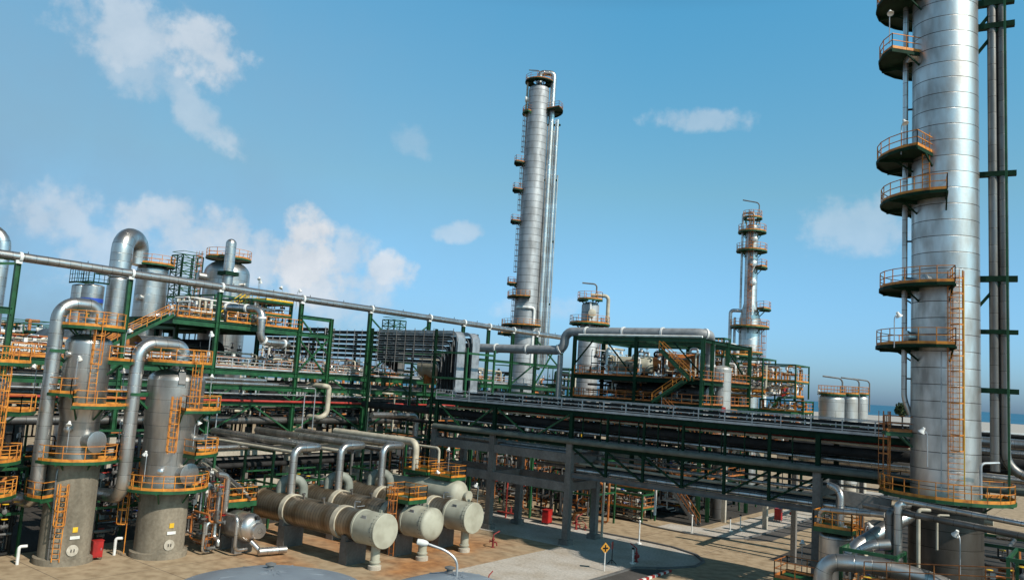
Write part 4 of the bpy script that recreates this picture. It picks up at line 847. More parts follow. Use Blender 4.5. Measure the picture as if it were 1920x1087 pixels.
bpipe(-42, -10, YF+.45, 7.0, .22, 'pipe', 'silver pipe along the bottom of the truss span'); bpipe(-48, -12, YF+2.2, 7.0, .18, 'dullpipe', 'grey pipe along the bottom of the truss span, middle'); bpipe(-48, -8, YF+3.8, 7.0, .25, 'beige', 'beige pipe along the bottom of the truss span, rear side')
bpipe(-58, -43, YF+1.2, 8.75, .16, 'pipe', 'silver pipe on the concrete beams between the first bridge columns'); bpipe(-58, -43, YF+2.6, 8.7, .2, 'beige', 'beige pipe on the concrete beams between the bridge columns')
part('shade_plate', M().box((-47.4, YF+2.4, 8.55), (8.6, 4.0, .06)), 'tray', t)
pipe([(-51.5, 72.0, 10.6), (-43.6, 72.0, 10.6), (-43.6, 72.0, 8.8)], .2, 'yellow', 'yellow pipe bending down behind the bridge beside the middle column', n=12, bend=.3)
pipe([(-50.0, 72.4, 9.2), (-46.0, 72.4, 9.2), (-46, 72.4, 10.5)], .13, 'yellow', 'thin yellow pipe behind the bridge left of the bent yellow one', n=10, bend=.3)
for i, (px, pt, pb, mt) in enumerate(((1085, 785, 820, 'pipe'), (1118, 900, 1008, 'white'), (1133, 900, 1006, 'beige'), (1230, 910, 965, 'white'))):
    a = onY(px, pt, 71.2); b = onY(px-3, pb, 71.2); pipe([(a.x, 71.2, max(0, b.z)), (a.x, 71.2, a.z)], .13, mt, ('silver', 'white', 'beige', 'far white')[i]+' upright pipe behind the bridge truss', 'upright pipes behind the truss', n=8)
# trays
NTH = ('outermost', 'second', 'third', 'fourth', 'fifth', 'sixth', 'innermost')
for k, y in enumerate((66.4, 68.9)):
    for j in range(7):
        x = -58.6-.42*j; z = 20.1-.56*j
        pts = [(-71.3, y, z), (x, y, z), (x, y, 13.6)] if j else [(-71.3, y, z), (x, y, z), (x, y, 13.0), (-54, y, 13.0)]
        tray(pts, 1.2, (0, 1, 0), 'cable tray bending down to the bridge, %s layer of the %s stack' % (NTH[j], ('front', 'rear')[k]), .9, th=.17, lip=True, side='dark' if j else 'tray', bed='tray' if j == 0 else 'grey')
tray([(-60, 67.7, 13.42), (-13.2, 67.7, 13.42)], .7, (0, 1, 0), 'narrow raised cable tray running along the middle of the bridge deck', cables=True); tray([(-60, 66.2, 13.42), (-13.2, 66.2, 13.42)], .5, (0, 1, 0), 'narrow raised cable tray running along the front of the bridge deck', cables=True)
for y, lab in ((66.4, 'front'), (68.9, 'rear')): tray([(-54, y, 12.95), (-13.5, y, 12.95)], 1.25, (0, 1, 0), 'wide cable tray full of black cables along the %s half of the bridge deck' % lab, cables=True)
for j in range(6):
    z = 20.3-.62*j; y = 71.6
    tray([(-88, y, z), (-73.2-.45*j, y, z), (-73.2-.45*j, y, 15.2+.2*j)], 1.2, (0, 1, 0), 'dark cable tray in the stack left of the bends, %s from the top' % ('first', 'second', 'third', 'fourth', 'fifth', 'sixth')[j], 1.2, 'stacked cable trays left of the bends', th=.2, lip=True, side='dark', bed='grey')
for j in range(6):
    z = 17.5-.72*j if False else 20.0-.62*j; tray([(-90, 63.6, z), (-77.5, 63.6, z)], 1.1, (0, 1, 0), 'straight cable tray in the left stack behind the middle green columns, %s from the top' % ('first', 'second', 'third', 'fourth', 'fifth', 'sixth')[j], 1.0, 'left stack of straight trays', th=.2, lip=True, side='dark', bed='grey')
t = thing('tray_frame', 'green frame carrying the cable tray stacks between the rack and bridge', 'frame', (-70, 68, 0))
for x in (-83, -72, -61.5):
    for y in (65.4, 72.5): part('post', M().ibeam((x, y, 0), (x, y, 20.4), .25, .25), 'dgreen', t)
    for z in (19.7, 18.2, 16.6, 15.0, 12.2): part('beam', M().bar((x, 65.4, z), (x, 72.5, z), .14, .18), 'dgreen', t)
for i in range(10): x = -87.6+i*1.5; part('hanger', M().bar((x, 70.9, 15.6), (x, 70.9, 20.7), .06), 'tray', t)
for i in range(9): x = -71.2+i*1.5; part('hanger', M().bar((x, 65.7, 15.6), (x, 65.7, 20.5), .06), 'grey', t)
for i in range(9): x = -89.8+i*1.5; part('hanger', M().bar((x, 62.95, 16.4), (x, 62.95, 20.3), .07), 'galv', t)
for z in (17.8, 15.0): part('beam', M().bar((-61.5, 65.3, z), (-56.6, 65.3, z), .16, .22).bar((-56.6, 65.3, z), (-56.6, 70, z), .16, .22), 'green', t)
for y in (65.3, 70): part('post', M().bar((-56.6, y, 12.6), (-56.6, y, 18.4), .2), 'green', t)
t = thing('rusty_drum', 'short cream and rust streaked drum behind the green columns beside the tray bends', 'drum', (-70, 74.5, 14)); part('shell', M().lathe([(.01, -73.4), (1.4, -73.2), (1.4, -67), (.01, -66.7)], (0, 76, 16.3), (1, 0, 0), 28), 'beige', t)
for x in (-72, -68.5): part('saddle', M().box((x, 76, 14.7), (.4, 2, 1.2)), 'rust', t)
# ---------------------------------------------------------------- green open structure beyond the bridge
FX = (-57.8, -48.6, -39.7); FY = (88.2, 95.5, 103.0); t = thing('steel_structure', 'green open steel structure of several storeys beyond the bridge, grey pipe on its roof', 'steel structure', (-48, 95, 0)); FS = t
for x in FX:
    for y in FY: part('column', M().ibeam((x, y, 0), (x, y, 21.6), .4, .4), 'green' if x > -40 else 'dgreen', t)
part('column', M().ibeam((-39.7, 90.9, 0), (-39.7, 90.9, 21.4), .38, .38), 'green', t); 
for z in (21.3, 16.3, 13.4, 9.4, 4.6):
    for x in FX: part('beam', M().ibeam((x+.02, 88.2, z-.02), (x+.02, 103, z-.02), .3, .45), 'dgreen', t)
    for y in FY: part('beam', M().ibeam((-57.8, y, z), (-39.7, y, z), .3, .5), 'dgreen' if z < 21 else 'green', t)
    if z < 21:
        o = part('floor', M().box((-48.7, 95.6, z+.29), (18.0, 14.6, .06)), 'dark', t)
        part('railing', M().rail([(-57.6, 103, z+.32), (-57.6, 88.1, z+.32), (-39.6, 88.1, z+.32), (-39.6, 103, z+.32)], w=.055), 'rust', o)
for p, q in (((-57.6, 88.2, 18), (-55, 88.2, 21)), ((-53, 88.2, 21), (-48.8, 88.2, 16.6)), ((-43.5, 88.2, 21), (-40, 88.2, 17.5)), ((-39.7, 91, 16), (-39.7, 95.3, 10)), ((-39.7, 95.7, 20.6), (-39.7, 102.8, 16.6))): part('brace', M().bar(p, q, .16), 'dgreen', t)
pipe([(-78, 89.9, 19.7), (-60.6, 89.9, 19.7), (-60.6, 89.9, 22.25), (-40.0, 89.9, 22.25), (-40.9, 93.0, 22.0), (-41.2, 93.6, 17)], .62, 'pipegrey', 'thick grey pipe stepping up and running along the roof of the green structure', n=20, bend=1.5, bands=5.6)
pipe([(-57.5, 88.6, 21.75), (-40, 88.6, 21.75)], .16, 'white', 'thin white pipe under the thick grey roof pipe', n=10)
pipe([(-60.2, 88.5, 19.0), (-60.2, 88.5, 9.0)], .38, 'pipegrey', 'vertical grey pipe at the left end of the green structure', n=14)
for x, y, z, r, l, mt, lab in ((-52, 93, 18.2, 1.1, 6, 'greypaint', 'grey drum lying on the upper floor of the green structure, left'), (-45, 94, 18.6, 1.3, 7, 'rust', 'rusty drum on the upper floor of the green structure'), (-51, 93, 15.2, .9, 7, 'dullpipe', 'dull grey drum on the middle floor of the green structure'), (-44, 92.5, 15.1, 1.0, 6, 'dullpipe', 'second dull grey drum on the middle floor of the green structure'), (-52, 92, 6.4, 1.1, 7, 'beige', 'beige drum on the lowest floor of the green structure'), (-44.5, 92, 11.2, 1.0, 7, 'dullpipe', 'dark drum on the lower floor of the green structure')):
    d = thing('horizontal_drum', lab, 'drum', (x, y, z-r)); part('shell', M().lathe([(.01, -l/2-.5), (r*.8, -l/2-.3), (r, -l/2), (r, l/2), (r*.8, l/2+.3), (.01, l/2+.5)], (x, y, z), (1, 0, 0), 24), mt, d); part('nozzle', M().tube([(x+1, y, z+r-.1), (x+1, y, z+r+.7), (x+2, y, z+r+.7), (x+2, y, z+r-.1)], .16, 8, .3), 'pipe', d)
    for g in (-1, 1): part('saddle', M().box((x+g*l*.3, y, z-r-.3), (.4, r*1.6, .9)), 'dark', d)
for i, (x, y, z, sx, sy, sz, lab) in enumerate(((-57, 90, 16.7, 8, 8, 3.6, 'upper floor left'), (-48, 90, 16.7, 7, 8, 3.6, 'upper floor right'), (-57, 89, 13.8, 17, 6, 2.2, 'middle floor'), (-57, 89, 9.8, 17, 6, 3.0, 'lower floor'), (-57, 89, 4.95, 17, 6, 3.8, 'lowest floor'), (-56, 90, 0, 15, 6, 4.0, 'ground'))):
    manifold((x, y, z), (sx, sy, sz), 61+i, 'piping tangle on the %s of the green structure' % lab, dens=2.0, frame=False, railed=False, mats=('pipe', 'dullpipe', 'rust', 'white', 'beige', 'dark'))
SG = 'stairs on the green structure'
stair('steel_stair', (-44.8, 87.4, 20.0), (-40.6, 87.4, 16.5), 1.0, (0, 1, 0), 'orange stair dropping between the top floors at the right end of the green structure', SG)
stair('steel_stair', (-45.5, 87.4, 13.7), (-41.5, 87.4, 16.4), 1.0, (0, 1, 0), 'orange stair climbing to the upper floor of the green structure', SG)
stair('steel_stair', (-44.0, 87.4, 13.2), (-39.8, 87.4, 9.6), 1.0, (0, 1, 0), 'orange stair dropping to the lower floor of the green structure, seen through the bridge', SG, 'rust')
stair('steel_stair', (-43.2, 87.3, 4.7), (-39.2, 87.3, .1), 1.1, (0, 1, 0), 'orange and silver stair reaching the ground beside the green corner columns', SG, 'rust', 'grey')
stair('steel_stair', (-52.8, 87.2, .1), (-50.6, 87.2, 3.2), 1.0, (0, 1, 0), 'short orange stair from the ground under the bridge truss, left', SG, 'orange')
t = thing('access_platform', 'low rusty railed platform behind the bridge columns', 'platform', (-48.5, 88.5, 0)); deckbox(t, -50.6, -44.6, 86.4, 88.0, 3.3, rail='rust')
for x in (-50.4, -44.8): part('post', M().bar((x, 86.6, 0), (x, 86.6, 3.1), .16), 'dgreen', t)
q = atP(1353, 720, -38, 97); q = (q.x, q.y); t = thing('white_vessel', 'white upright vessel at the right end of the green structure', 'vessel', (*q, 0)); part('shell', M().lathe([(1.15, 9.5), (1.15, 18.2)]+ell(1.15, 18.2, .5), (*q, 0), n=28), 'whiteves', t); part('skirt', M().lathe([(.9, 0), (.9, 9.5)], (*q, 0)), 'dullpipe', t); platform(t, q, 1.1, 2.0, -140, 40, 12.2, 'orange', braces=False); part('warning_plate', M().box((q[0]+.75, q[1]-.9, 13.1), (.05, .5, .9), -.8), 'red', t)
t = thing('trestle', 'white painted trestle with slanted legs behind the bridge truss', 'frame', (-36, 95, 0)); z = atP(1390, 838, -36, 93).z
for x in (-38.5, -33.5):
    part('leg', M().box((x, 93, z/2), (.5, .5, z)), 'pale', t); part('brace', M().bar((x, 93.05, z-2.4), ((-36+x)/2, 93.05, z-.3), .3), 'pale', t)
part('beam', M().box((-36, 93, z+.2), (6.2, .7, .6)), 'pale', t)
# ---------------------------------------------------------------- towers
def vang(c): return math.degrees(math.atan2(-c[1], -c[0]))
def off(c, ang, d): return (c[0]+d*math.cos(R(ang)), c[1]+d*math.sin(R(ang)))
cC = (-90.1, 120.0); T = vang(cC); Rt = T+90; t = thing('distillation_tower', 'tallest grey distillation tower in the middle of the photo, leaning overhead pipes on its right', 'tower', (*cC, 0))
part('shell', M().lathe([(2.35, 0), (2.35, 24), (2.2, 28), (2.0, 72.0)]+ell(2.0, 72.0, .9), (*cC, 0), n=40), 'far', t)
platform(t, cC, 1.2, 2.8, -179, 180, 73.6, 'rust', deck='dgreen'); platform(t, cC, 1.7, 4.9, Rt-35, Rt+50, 68.0, 'rust', deck='dgreen'); platform(t, cC, 1.7, 3.0, T-110, T-40, 67.2, 'rust')
for z in (57.2, 51.8, 45.6): platform(t, cC, 1.75, 4.0, Rt+155, Rt+205, z, 'rust', deck='dgreen'); 
for z, a, b, r1 in ((33.6, Rt+150, Rt+200, 3.6), (31.0, T-105, T+10, 3.4), (32.5, Rt+60, Rt+110, 5.6), (25.6, T-120, T+40, 4.2), (24.0, T-130, T-60, 4.8)): platform(t, cC, 1.75, r1+.3, a, b, z, 'orange' if z < 32 else 'rust', deck='dgreen')
for z0, z1 in ((24, 33.6), (33.6, 45.6), (45.6, 57.2), (57.2, 67.2)): ladder(t, cC, 2.1, Rt+172, z0, z1, mat='rust')
for d, r, z1 in ((2.78, .55, 75.4), (3.95, .4, 66), (3.42, .2, 64), (2.3, .16, 70), (4.6, .16, 55)):
    p = off(cC, Rt-8, d); pts = [(*p, 18), (*p, z1)]
    if r > .45: pts = [(*p, 18), (*p, z1), (*off(cC, T, .4), z1), (*off(cC, T, .4), 73)]
    part('overhead_pipe', M().tube(pts, r, 14, .8), 'pipe', t)
for z in (30, 42, 54, 65): part('pipe_bracket', M().bar((*off(cC, Rt-8, 1.7), z), (*off(cC, Rt-8, 4.6), z), .3, .35), 'dgreen', t)
part('side_pipe', M().tube([(*off(cC, T-50, 2.3), 29), (*off(cC, T+8, 2.5), 29), (*off(cC, T+40, 2.4), 29), (*off(cC, T+40, 2.4), 18)], .28, 10, .6), 'white', t)
part('top_davit', M().tube([(*off(cC, T, 1), 73.6), (*off(cC, T, 1), 75.6), (*off(cC, Rt, -2.2), 76)], .1, 8, .6), 'grey', t); part('relief_pipe', M().tube([(*off(cC, Rt, -2.3), 66.5), (*off(cC, Rt, -2.3), 74.5)], .2, 8), 'beige', t); nozzle(t, cC, 1.7, Rt+185, 70, .5, .9, 'white')
cE = (-63.3, 100.3); T = vang(cE); Rt = T+90; t = thing('stub_column', 'stubby grey column with orange crown platforms above the grey roof pipe', 'column vessel', (*cE, 0))
part('shell', M().lathe([(1.55, 0), (1.55, 23.4), (1.3, 24.2), (1.3, 27)]+ell(1.3, 27, .6), (*cE, 0), n=32), 'far', t)
platform(t, cE, 1.3, 3.0, -179, 180, 24.3, 'orange'); platform(t, cE, .8, 2.0, T-120, T+60, 27.9, 'orange'); part('side_pipe', M().tube([(*off(cE, T, .2), 28.6), (*off(cE, Rt, 2.6), 28.6), (*off(cE, Rt, 2.6), 20)], .28, 12, .6), 'beige', t)
part('vent_gooseneck', M().tube([(*off(cE, Rt, .8), 24.3), (*off(cE, Rt, .8), 30.3), (*off(cE, Rt, -1.4), 30.4)], .12, 8, .5), 'grey', t); part('riser', M().tube([(*off(cE, T, 1.5), 22), (*off(cE, T, 1.5), 27.5)], .14, 8), 'white', t); ladder(t, cE, 1.8, T+70, 17, 24.3, mat='rust'); nozzle(t, cE, 1.3, T+10, 25.8, .5, .5, 'beige')
cG = (-47.5, 122.8); T = vang(cG); Rt = T+90; t = thing('stepped_tower', 'slender stepped silver tower with many orange platforms right of the green structure', 'tower', (*cG, 0))
part('shell', M().lathe([(1.65, 0), (1.65, 27.2), (1.0, 29.8), (1.0, 42.2)]+ell(1.0, 42.2, .5), (*cG, 0), n=32), 'clad', t)
for z, r1, a, b in ((26.0, 3.0, -179, 180), (28.9, 3.2, Rt-50, Rt+20), (35.6, 2.5, Rt-50, Rt+25), (38.3, 2.4, -179, 180), (41.4, 2.2, -179, 180), (43.7, 1.5, -179, 180), (19.8, 3.2, Rt-40, Rt+30), (18.7, 3.0, Rt-40, Rt+30), (21.9, 2.4, T-60, T+60)): platform(t, cG, 1.0 if z > 29 else 1.6, r1, a, b, z, 'orange')
for z0, z1 in ((26, 35.6), (35.6, 43.7)): ladder(t, cG, 1.3, T-6, z0, z1, cz=.3, mat='rust')
ladder(t, cG, 1.9, T+75, 16, 26, mat='rust')
part('side_pipe', M().tube([(*off(cG, Rt, -1.5), 29), (*off(cG, Rt, -1.5), 44.5), (*off(cG, Rt, .2), 44.6), (*off(cG, Rt, .2), 43)], .18, 10, .4), 'pipe', t); part('side_pipe', M().tube([(*off(cG, Rt, -3.0), 19), (*off(cG, Rt, -3.0), 28.6), (*off(cG, Rt, -.8), 28.6)], .28, 10, .5), 'pipe', t); part('side_pipe', M().tube([(*off(cG, Rt, -2.3), 16), (*off(cG, Rt, -2.3), 27.5)], .2, 10), 'pipe', t)
part('top_gooseneck', M().tube([(*off(cG, Rt, 1.0), 43), (*off(cG, Rt, 1.0), 46.2), (*off(cG, Rt, -1.6), 46.7)], .1, 8, .5), 'grey', t)
for z in (40, 36, 33): nozzle(t, cG, .9, T+15, z, .42, .6)
part('bottom_elbow', M().tube([(*off(cG, T+30, 1.5), 16.6), (*off(cG, Rt, 2.4), 16.6), (*off(cG, Rt, 2.4), 13.5)], .4, 12, .7), 'white', t)
q = (-46.5, 115.5); t = thing('reflux_vessel', 'small upright silver vessel with orange ladder cage beside the stepped tower', 'vessel', (*q, 0)); part('shell', M().lathe([(.3, 15), (.95, 15.8), (.95, 20.4)]+ell(.95, 20.4, .3), (*q, 0), n=24), 'clad', t); part('skirt', M().lathe([(.8, 0), (.8, 15.4)], (*q, 0), n=16), 'dullpipe', t); part('overhead_pipe', M().tube([(*q, 20.5), (*q, 22.6), (q[0]-3.5, q[1], 22.6)], .3, 12, .7), 'white', t); ladder(t, q, 1.6, -150, 13, 21.2, cz=.3); platform(t, q, .9, 2.2, -179, 180, 21.1, 'orange')
for i, (px, py, w, h, lab) in enumerate(((1400, 745, 7, 5.5, 'at the foot of the stepped tower'), (1455, 745, 8, 4.6, 'right of the stepped tower with the red board'), (1345, 700, 3, 5, 'behind the white vessel'), (1440, 850, 9, 6, 'low behind the bridge truss, right of the white trestle'), (1478, 790, 6, 3, 'behind the bridge deck left of the three tanks'), (1590, 845, 8, 3.6, 'at the feet of the three tanks'), (1640, 850, 8, 2.6, 'right of the feet of the three tanks'))):
    q = atP(px, py, -40, 112); manifold((q.x-w/2, q.y-w/2, max(0, q.z)), (w, w*.7, h), 81+i, 'piping cluster with orange rails '+lab, dens=1.8, mats=('rust', 'orange', 'pipe', 'white', 'beige'), rs=(.06, .2))
q = atP(1472, 735, -40, 112); t = thing('notice_board', 'square red board on a post right of the stepped tower', 'sign', (q.x, q.y, 12)); part('panel', M().box((q.x, q.y, q.z), (.1, 1.1, 1.3), -.6), 'red', t); part('post', M().bar((q.x-.1, q.y, 0), (q.x-.1, q.y, q.z), .1), 'dark', t)
t = thing('steel_gantry', 'green gantry with sloping walkway edge left of the three tanks', 'gantry', (-38, 110, 0)); a = [atP(x, y, -40, 112) for x, y in ((1382, 735), (1392, 766), (1448, 768), (1462, 745), (1490, 745), (1505, 747))]
part('walkway', M().ribbon(a, 1.2, .3, .1, (0, 1, 0)), 'green', t)
for q in (a[0], a[3], a[4], a[5]): part('post', M().bar((q.x, q.y, 0), q, .3), 'dgreen', t)
part('handrail', M().rail([a[3]+Vector((0, 0, .2)), a[5]+Vector((0, 0, .2))], w=.07), 'tray', t)
for i, (px, w, d, lab) in enumerate(((1559, 44, 112, 'widest, nearest'), (1592, 30, 122, 'middle'), (1613, 26, 132, 'farthest, narrowest'))):
    k = d/112; q = atP(px, 757, -33.5*k, 116*k); r = w/2/1487*d*1.02; t = thing('silo_tank', '%s of the three pale silver tanks in a row left of the big tower' % lab, 'tank', (q.x, q.y, 0), 'three silver tanks in a row')
    zt = atP(px, 748, q.x, q.y).z; part('shell', M().lathe([(r, 3), (r, zt)]+ell(r, zt, .9), (q.x, q.y, 0), n=32), 'whiteves', t); part('leg_skirt', M().lathe([(r*.9, 0), (r*.9, 3)], (q.x, q.y, 0), n=24), 'pale', t)
    zp = atP(px, 738, q.x, q.y).z; platform(t, (q.x, q.y), .3, r+.15, -179, 180, zp, 'orange', braces=False); part('vent_gooseneck', M().tube([(q.x+1.2, q.y+.9, zt-2), (q.x+1.2, q.y+.9, zp+2.2), (q.x-1.0, q.y-.8, zp+2.4)], .12, 8, .6), 'grey', t)
# ---------------------------------------------------------------- big tower on the right
cR = (-10.2, 63.3); T = vang(cR); Rt = T+90; Lf = T-90; t = thing('distillation_tower', 'huge silver distillation tower cut by the top of the photo, near the right edge', 'tower', (*cR, 0)); RT_ = t
part('shell', M().lathe([(2.2, 8.6), (2.14, 53)]+ell(2.14, 53, 1), (*cR, 0), n=64), 'tower', t); part('skirt', M().lathe([(2.32, 0), (2.32, 8.6), (2.24, 8.65)], (*cR, 0), n=64), 'shadeskirt', t)  # skirt colour darkened to stand in for shade and dark ground reflections
p = platform(t, cR, 2.1, 4.2, T-135, T+120, 9.1)
for z, a0, a1, r1 in ((19.25, Lf-75, T+8, 4.5), (23.45, Lf-75, T+8, 4.3), (29.8, Lf-80, T+2, 4.25), (33.05, Lf-80, T-22, 4.55), (40.9, Lf-70, Lf+40, 4.45), (45.1, Lf-70, Lf+45, 4.65)): platform(t, cR, 2.05, r1, a0, a1, z, 'orange', deck='dgreen')
ladder(t, cR, 2.52, T+15, 9.1, 23.45, cz=3.2, w=1.0); ladder(t, cR, 2.52, T-28, 29.8, 33.4, cage=False); ladder(t, cR, 3.5, Lf+8, 9.1, 13.6, cz=.4, mat='rust')
platform(t, cR, 2.1, 4.0, Lf-25, Lf+22, 13.2, 'rust')
part('yellow_rail', M().bar((*off(cR, T+24, 2.75), 10), (*off(cR, T+24, 2.75), 24), .07), 'yellow', t); part('conduit', M().bar((*off(cR, T-6, 2.2), 9.4), (*off(cR, T-6, 2.2), 19), .07), 'tray', t)
part('side_pipe', M().tube([(*off(cR, Lf+4, 2.2), 14.4), (*off(cR, Lf+4, 2.6), 15.6), (*off(cR, Lf+4, 2.6), 50)], .19, 12, .4), 'pipe', t)
for z in (17, 27, 37): part('pipe_clip', M().bar((*off(cR, Lf+4, 2.1), z), (*off(cR, Lf+4, 2.7), z), .12), 'dark', t)
d1, d2 = off(cR, Rt+2, 3.0), off(cR, Rt+2, 3.6)
part('twin_pipe', M().tube([(*d1, 11.0), (*d1, 50)], .31, 16), 'dullpipe', t); part('twin_pipe', M().tube([(d2[0]+14, d2[1]+1.0, 10.2), (d2[0], d2[1], 10.9), (*d2, 50)], .31, 16, 1.4), 'dullpipe', t)
part('green_edge', M().bar((*off(cR, Rt-9, 3.8), 9), (*off(cR, Rt-9, 3.8), 50), .1, .14), 'green', t)
for z, sz in ((44.5, .5), (42.7, .4), (31.7, .35), (24.2, .4), (20.5, .3), (16.45, .35)):
    b = M().bar((*off(cR, Rt, 2.0), z), (*off(cR, Rt, 4.4), z), .45, sz)
    if sz > .35: b.bar((*off(cR, Rt, 2.1), z-1.9), (*off(cR, Rt, 3.4), z-.2), .2)
    part('pipe_bracket', b, 'dgreen', t)
for a, z in ((T-28, 23.9), (T-75, 24.0)): nozzle(t, cR, 2.0, a, z, .28, .8, 'clad', 'nozzle')
for z in (30.1, 19.9, 40.8): nozzle(t, cR, 2.0, Lf+25, z, .4, .7, 'clad')
part('davit', M().tube([(*off(cR, T+40, 3.2), 9.3), (*off(cR, T+40, 3.2), 11.6), (*off(cR, T+60, 3.6), 11.7)], .09, 8, .3), 'tray', t)
# lower right corner: vessel, big bent pipes, working platforms
q = atP(1568, 1060, -17.6, 58.5); qz = atP(1568, 1000, q.x, q.y).z; c = (q.x, q.y)
t = thing('small_vessel', 'squat silver vessel with orange railed top in the lower right corner', 'vessel', (*c, 0)); part('shell', M().lathe([(1.15, .6), (1.15, qz-.2)]+ell(1.15, qz-.2, .4), (*c, 0), n=28), 'clad', t); part('skirt', M().lathe([(1.0, 0), (1.0, .7)], (*c, 0)), 'conc2', t); deckbox(t, c[0]-1.2, c[0]+1.3, c[1]-1.3, c[1]+1.2, qz+.5); part('top_pipe', M().tube([(c[0]+.2, c[1]+.2, qz), (c[0]+.2, c[1]+.2, qz+3.0), (c[0]-.8, c[1]+.9, qz+3.2)], .24, 12, .6), 'pipe', t); ladder(t, (c[0]+1.3, c[1]-.6), .1, -30, .1, qz+.5)
def cpipe(pts, t0, s0, r, mt, lab, bend): pipe([atP(x, y, t0+dx, s0+dy) for x, y, dx, dy in pts], r, mt, lab, 'bent pipes in the lower right corner', n=20, bend=bend)
cpipe([(1540, 1100, 0, 0), (1546, 1052, 0, 0), (1640, 1058, 1.5, 0), (1740, 1085, 3.5, 0), (1800, 1110, 5, 0)], -17, 51, .52, 'clad', 'fat silver pipe bending right at the bottom edge in the lower right corner', 1.5)
cpipe([(1588, 1070, 0, 0), (1598, 1030, 0, 0), (1660, 990, 1.5, 2.5), (1705, 965, 2.5, 4)], -15.5, 54.5, .48, 'clad', 'fat silver pipe slanting up to the right behind the squat vessel', 1.0)
cpipe([(1600, 1050, 0, 0), (1625, 1022, 1, 0), (1668, 1020, 2, .5)], -15.2, 53.6, .34, 'pipe', 'silver pipe elbow between the two fat bent pipes', .9)
for i, (px, y0, y1, r, mt) in enumerate(((1668, 960, 1055, .28, 'dullpipe'), (1684, 945, 1050, .26, 'pipe'), (1722, 955, 1075, .12, 'beige'), (1757, 965, 1030, .07, 'beige'))):
    a, b = atP(px, y0, -13.5+i, 55.5), atP(px, y1, -13.5+i, 55.5); pipe([(a.x, a.y, b.z), a, (a.x+.6, a.y+.4, a.z+.02)], r, mt, '%s upright pipe in front of the big tower foot' % ('dull grey', 'silver', 'pale', 'thin pale')[i], 'upright pipes at the tower foot', n=12, bend=.2)
a, b = atP(1690, 938, -12, 56), atP(1935, 985, -4, 53); pipe([a, b], .16, 'pipe', 'silver pipe running right under the lowest orange platform of the big tower', n=12)
a, b = atP(1620, 946, -13, 58), atP(1935, 1008, -4, 54); pipe([a, b], .2, 'dullpipe', 'dull grey pipe running right below the lowest orange platform', n=12)
a, b = atP(1540, 955, -16, 60), atP(1660, 965, -12, 58.5); pipe([a+Vector((-.2, 0, -1.2)), a, b], .2, 'pipe', 'silver pipe with a bend left of the big tower above the squat vessel', n=12, bend=.4)
a, b = atP(1575, 930, -14, 62.2), atP(1670, 950, -11, 62.2); t = thing('concrete_beam', 'long grey concrete beam behind the squat vessel', 'beam', ((a.x+b.x)/2, 62.2, 0)); part('beam', M().bar(a, b, .5, 1.0), 'conc2', t)
for q in (a, b): part('column', M().bar((q.x, q.y, 0), q, .45), 'conc2', t)
manifold((-14.5, 53.8, .0), (3.2, 2.4, 6.0), 91, 'valve cluster with orange rails between the fat pipes and the tower foot', dens=1.5, mats=('dullpipe', 'pipe', 'beige', 'rust'), rs=(.05, .14)); manifold((-5.5, 53.5, .0), (4.0, 4.5, 7.0), 92, 'dark rusty piping frame right of the tower foot', dens=2.0, mats=('rust', 'dark', 'dullpipe', 'rust'), rs=(.05, .16), rail='rust'); manifold((-12.5, 50.3, 3.2), (5, 2, 1.6), 93, 'low railed piping at the bottom edge in front of the tower', dens=1.0, mats=('rust', 'pipe', 'dullpipe'), frame=True, rail='rust')
t = thing('access_platform', 'rusty railed working platform at the bottom edge left of the squat vessel', 'platform', (-20, 56.5, 0)); q = atP(1530, 1085, -18.5, 56); deckbox(t, q.x-2.5, q.x+.3, q.y-1, q.y+1.6, q.z-.2, rail='rust')
for k in ((-2.3, -.8), (.1, -.8), (-2.3, 1.4), (.1, 1.4)): part('post', M().bar((q.x+k[0], q.y+k[1], 0), (q.x+k[0], q.y+k[1], q.z-.4), .14), 'dgreen', t)
t = thing('access_platform', 'long orange railed walkway crossing in front of the big tower at the bottom edge', 'platform', (-11, 50, 0)); a, b = atP(1620, 1088, -13.5, 51), atP(1900, 1105, -5.5, 50); part('deck', M().bar(a-Vector((0, 0, .1)), b-Vector((0, 0, .1)), 1.1, .15), 'dgreen', t); part('railing', M().rail([a, b]), 'rust', t)
for q in (a, b): part('post', M().bar((q.x, q.y, 0), q-Vector((0, 0, .2)), .16), 'dgreen', t)
# pipe rows and storage rows right of and behind the big tower
for i in range(11):
    y = 78+i*3.4; z = (9.6, 10.4, 9.8, 9.0, 10.2)[i % 5]+.24*i; mt = ('pipe', 'dark', 'dullpipe', 'dark', 'pipe', 'dullpipe')[i % 6]
    pipe([(-27+i*.4, y, z), (46, y, z)], (.3, .5, .35, .45, .25)[i % 5], mt, '%s pipe in the wide pipe row behind the big tower, %s from the front' % (names[mt], ('first', 'second', 'third', 'fourth', 'fifth', 'sixth', 'seventh', 'eighth', 'ninth', 'tenth', 'eleventh')[i]), 'pipe row behind the big tower', n=12)
t = thing('pipe_rack', 'low dark steel rack carrying the wide pipe row behind the big tower', 'pipe rack', (8, 95, 0))
for i in range(7):
    x = -25+i*11; part('cross_beam', M().ibeam((x, 76, 8.4), (x, 114, 10.6), .4, .5), 'dgreen', t)
    for y in (77, 89, 101, 113): part('column', M().bar((x, y, 0), (x, y, 8.2+(y-77)*.058), .45), 'conc2', t)
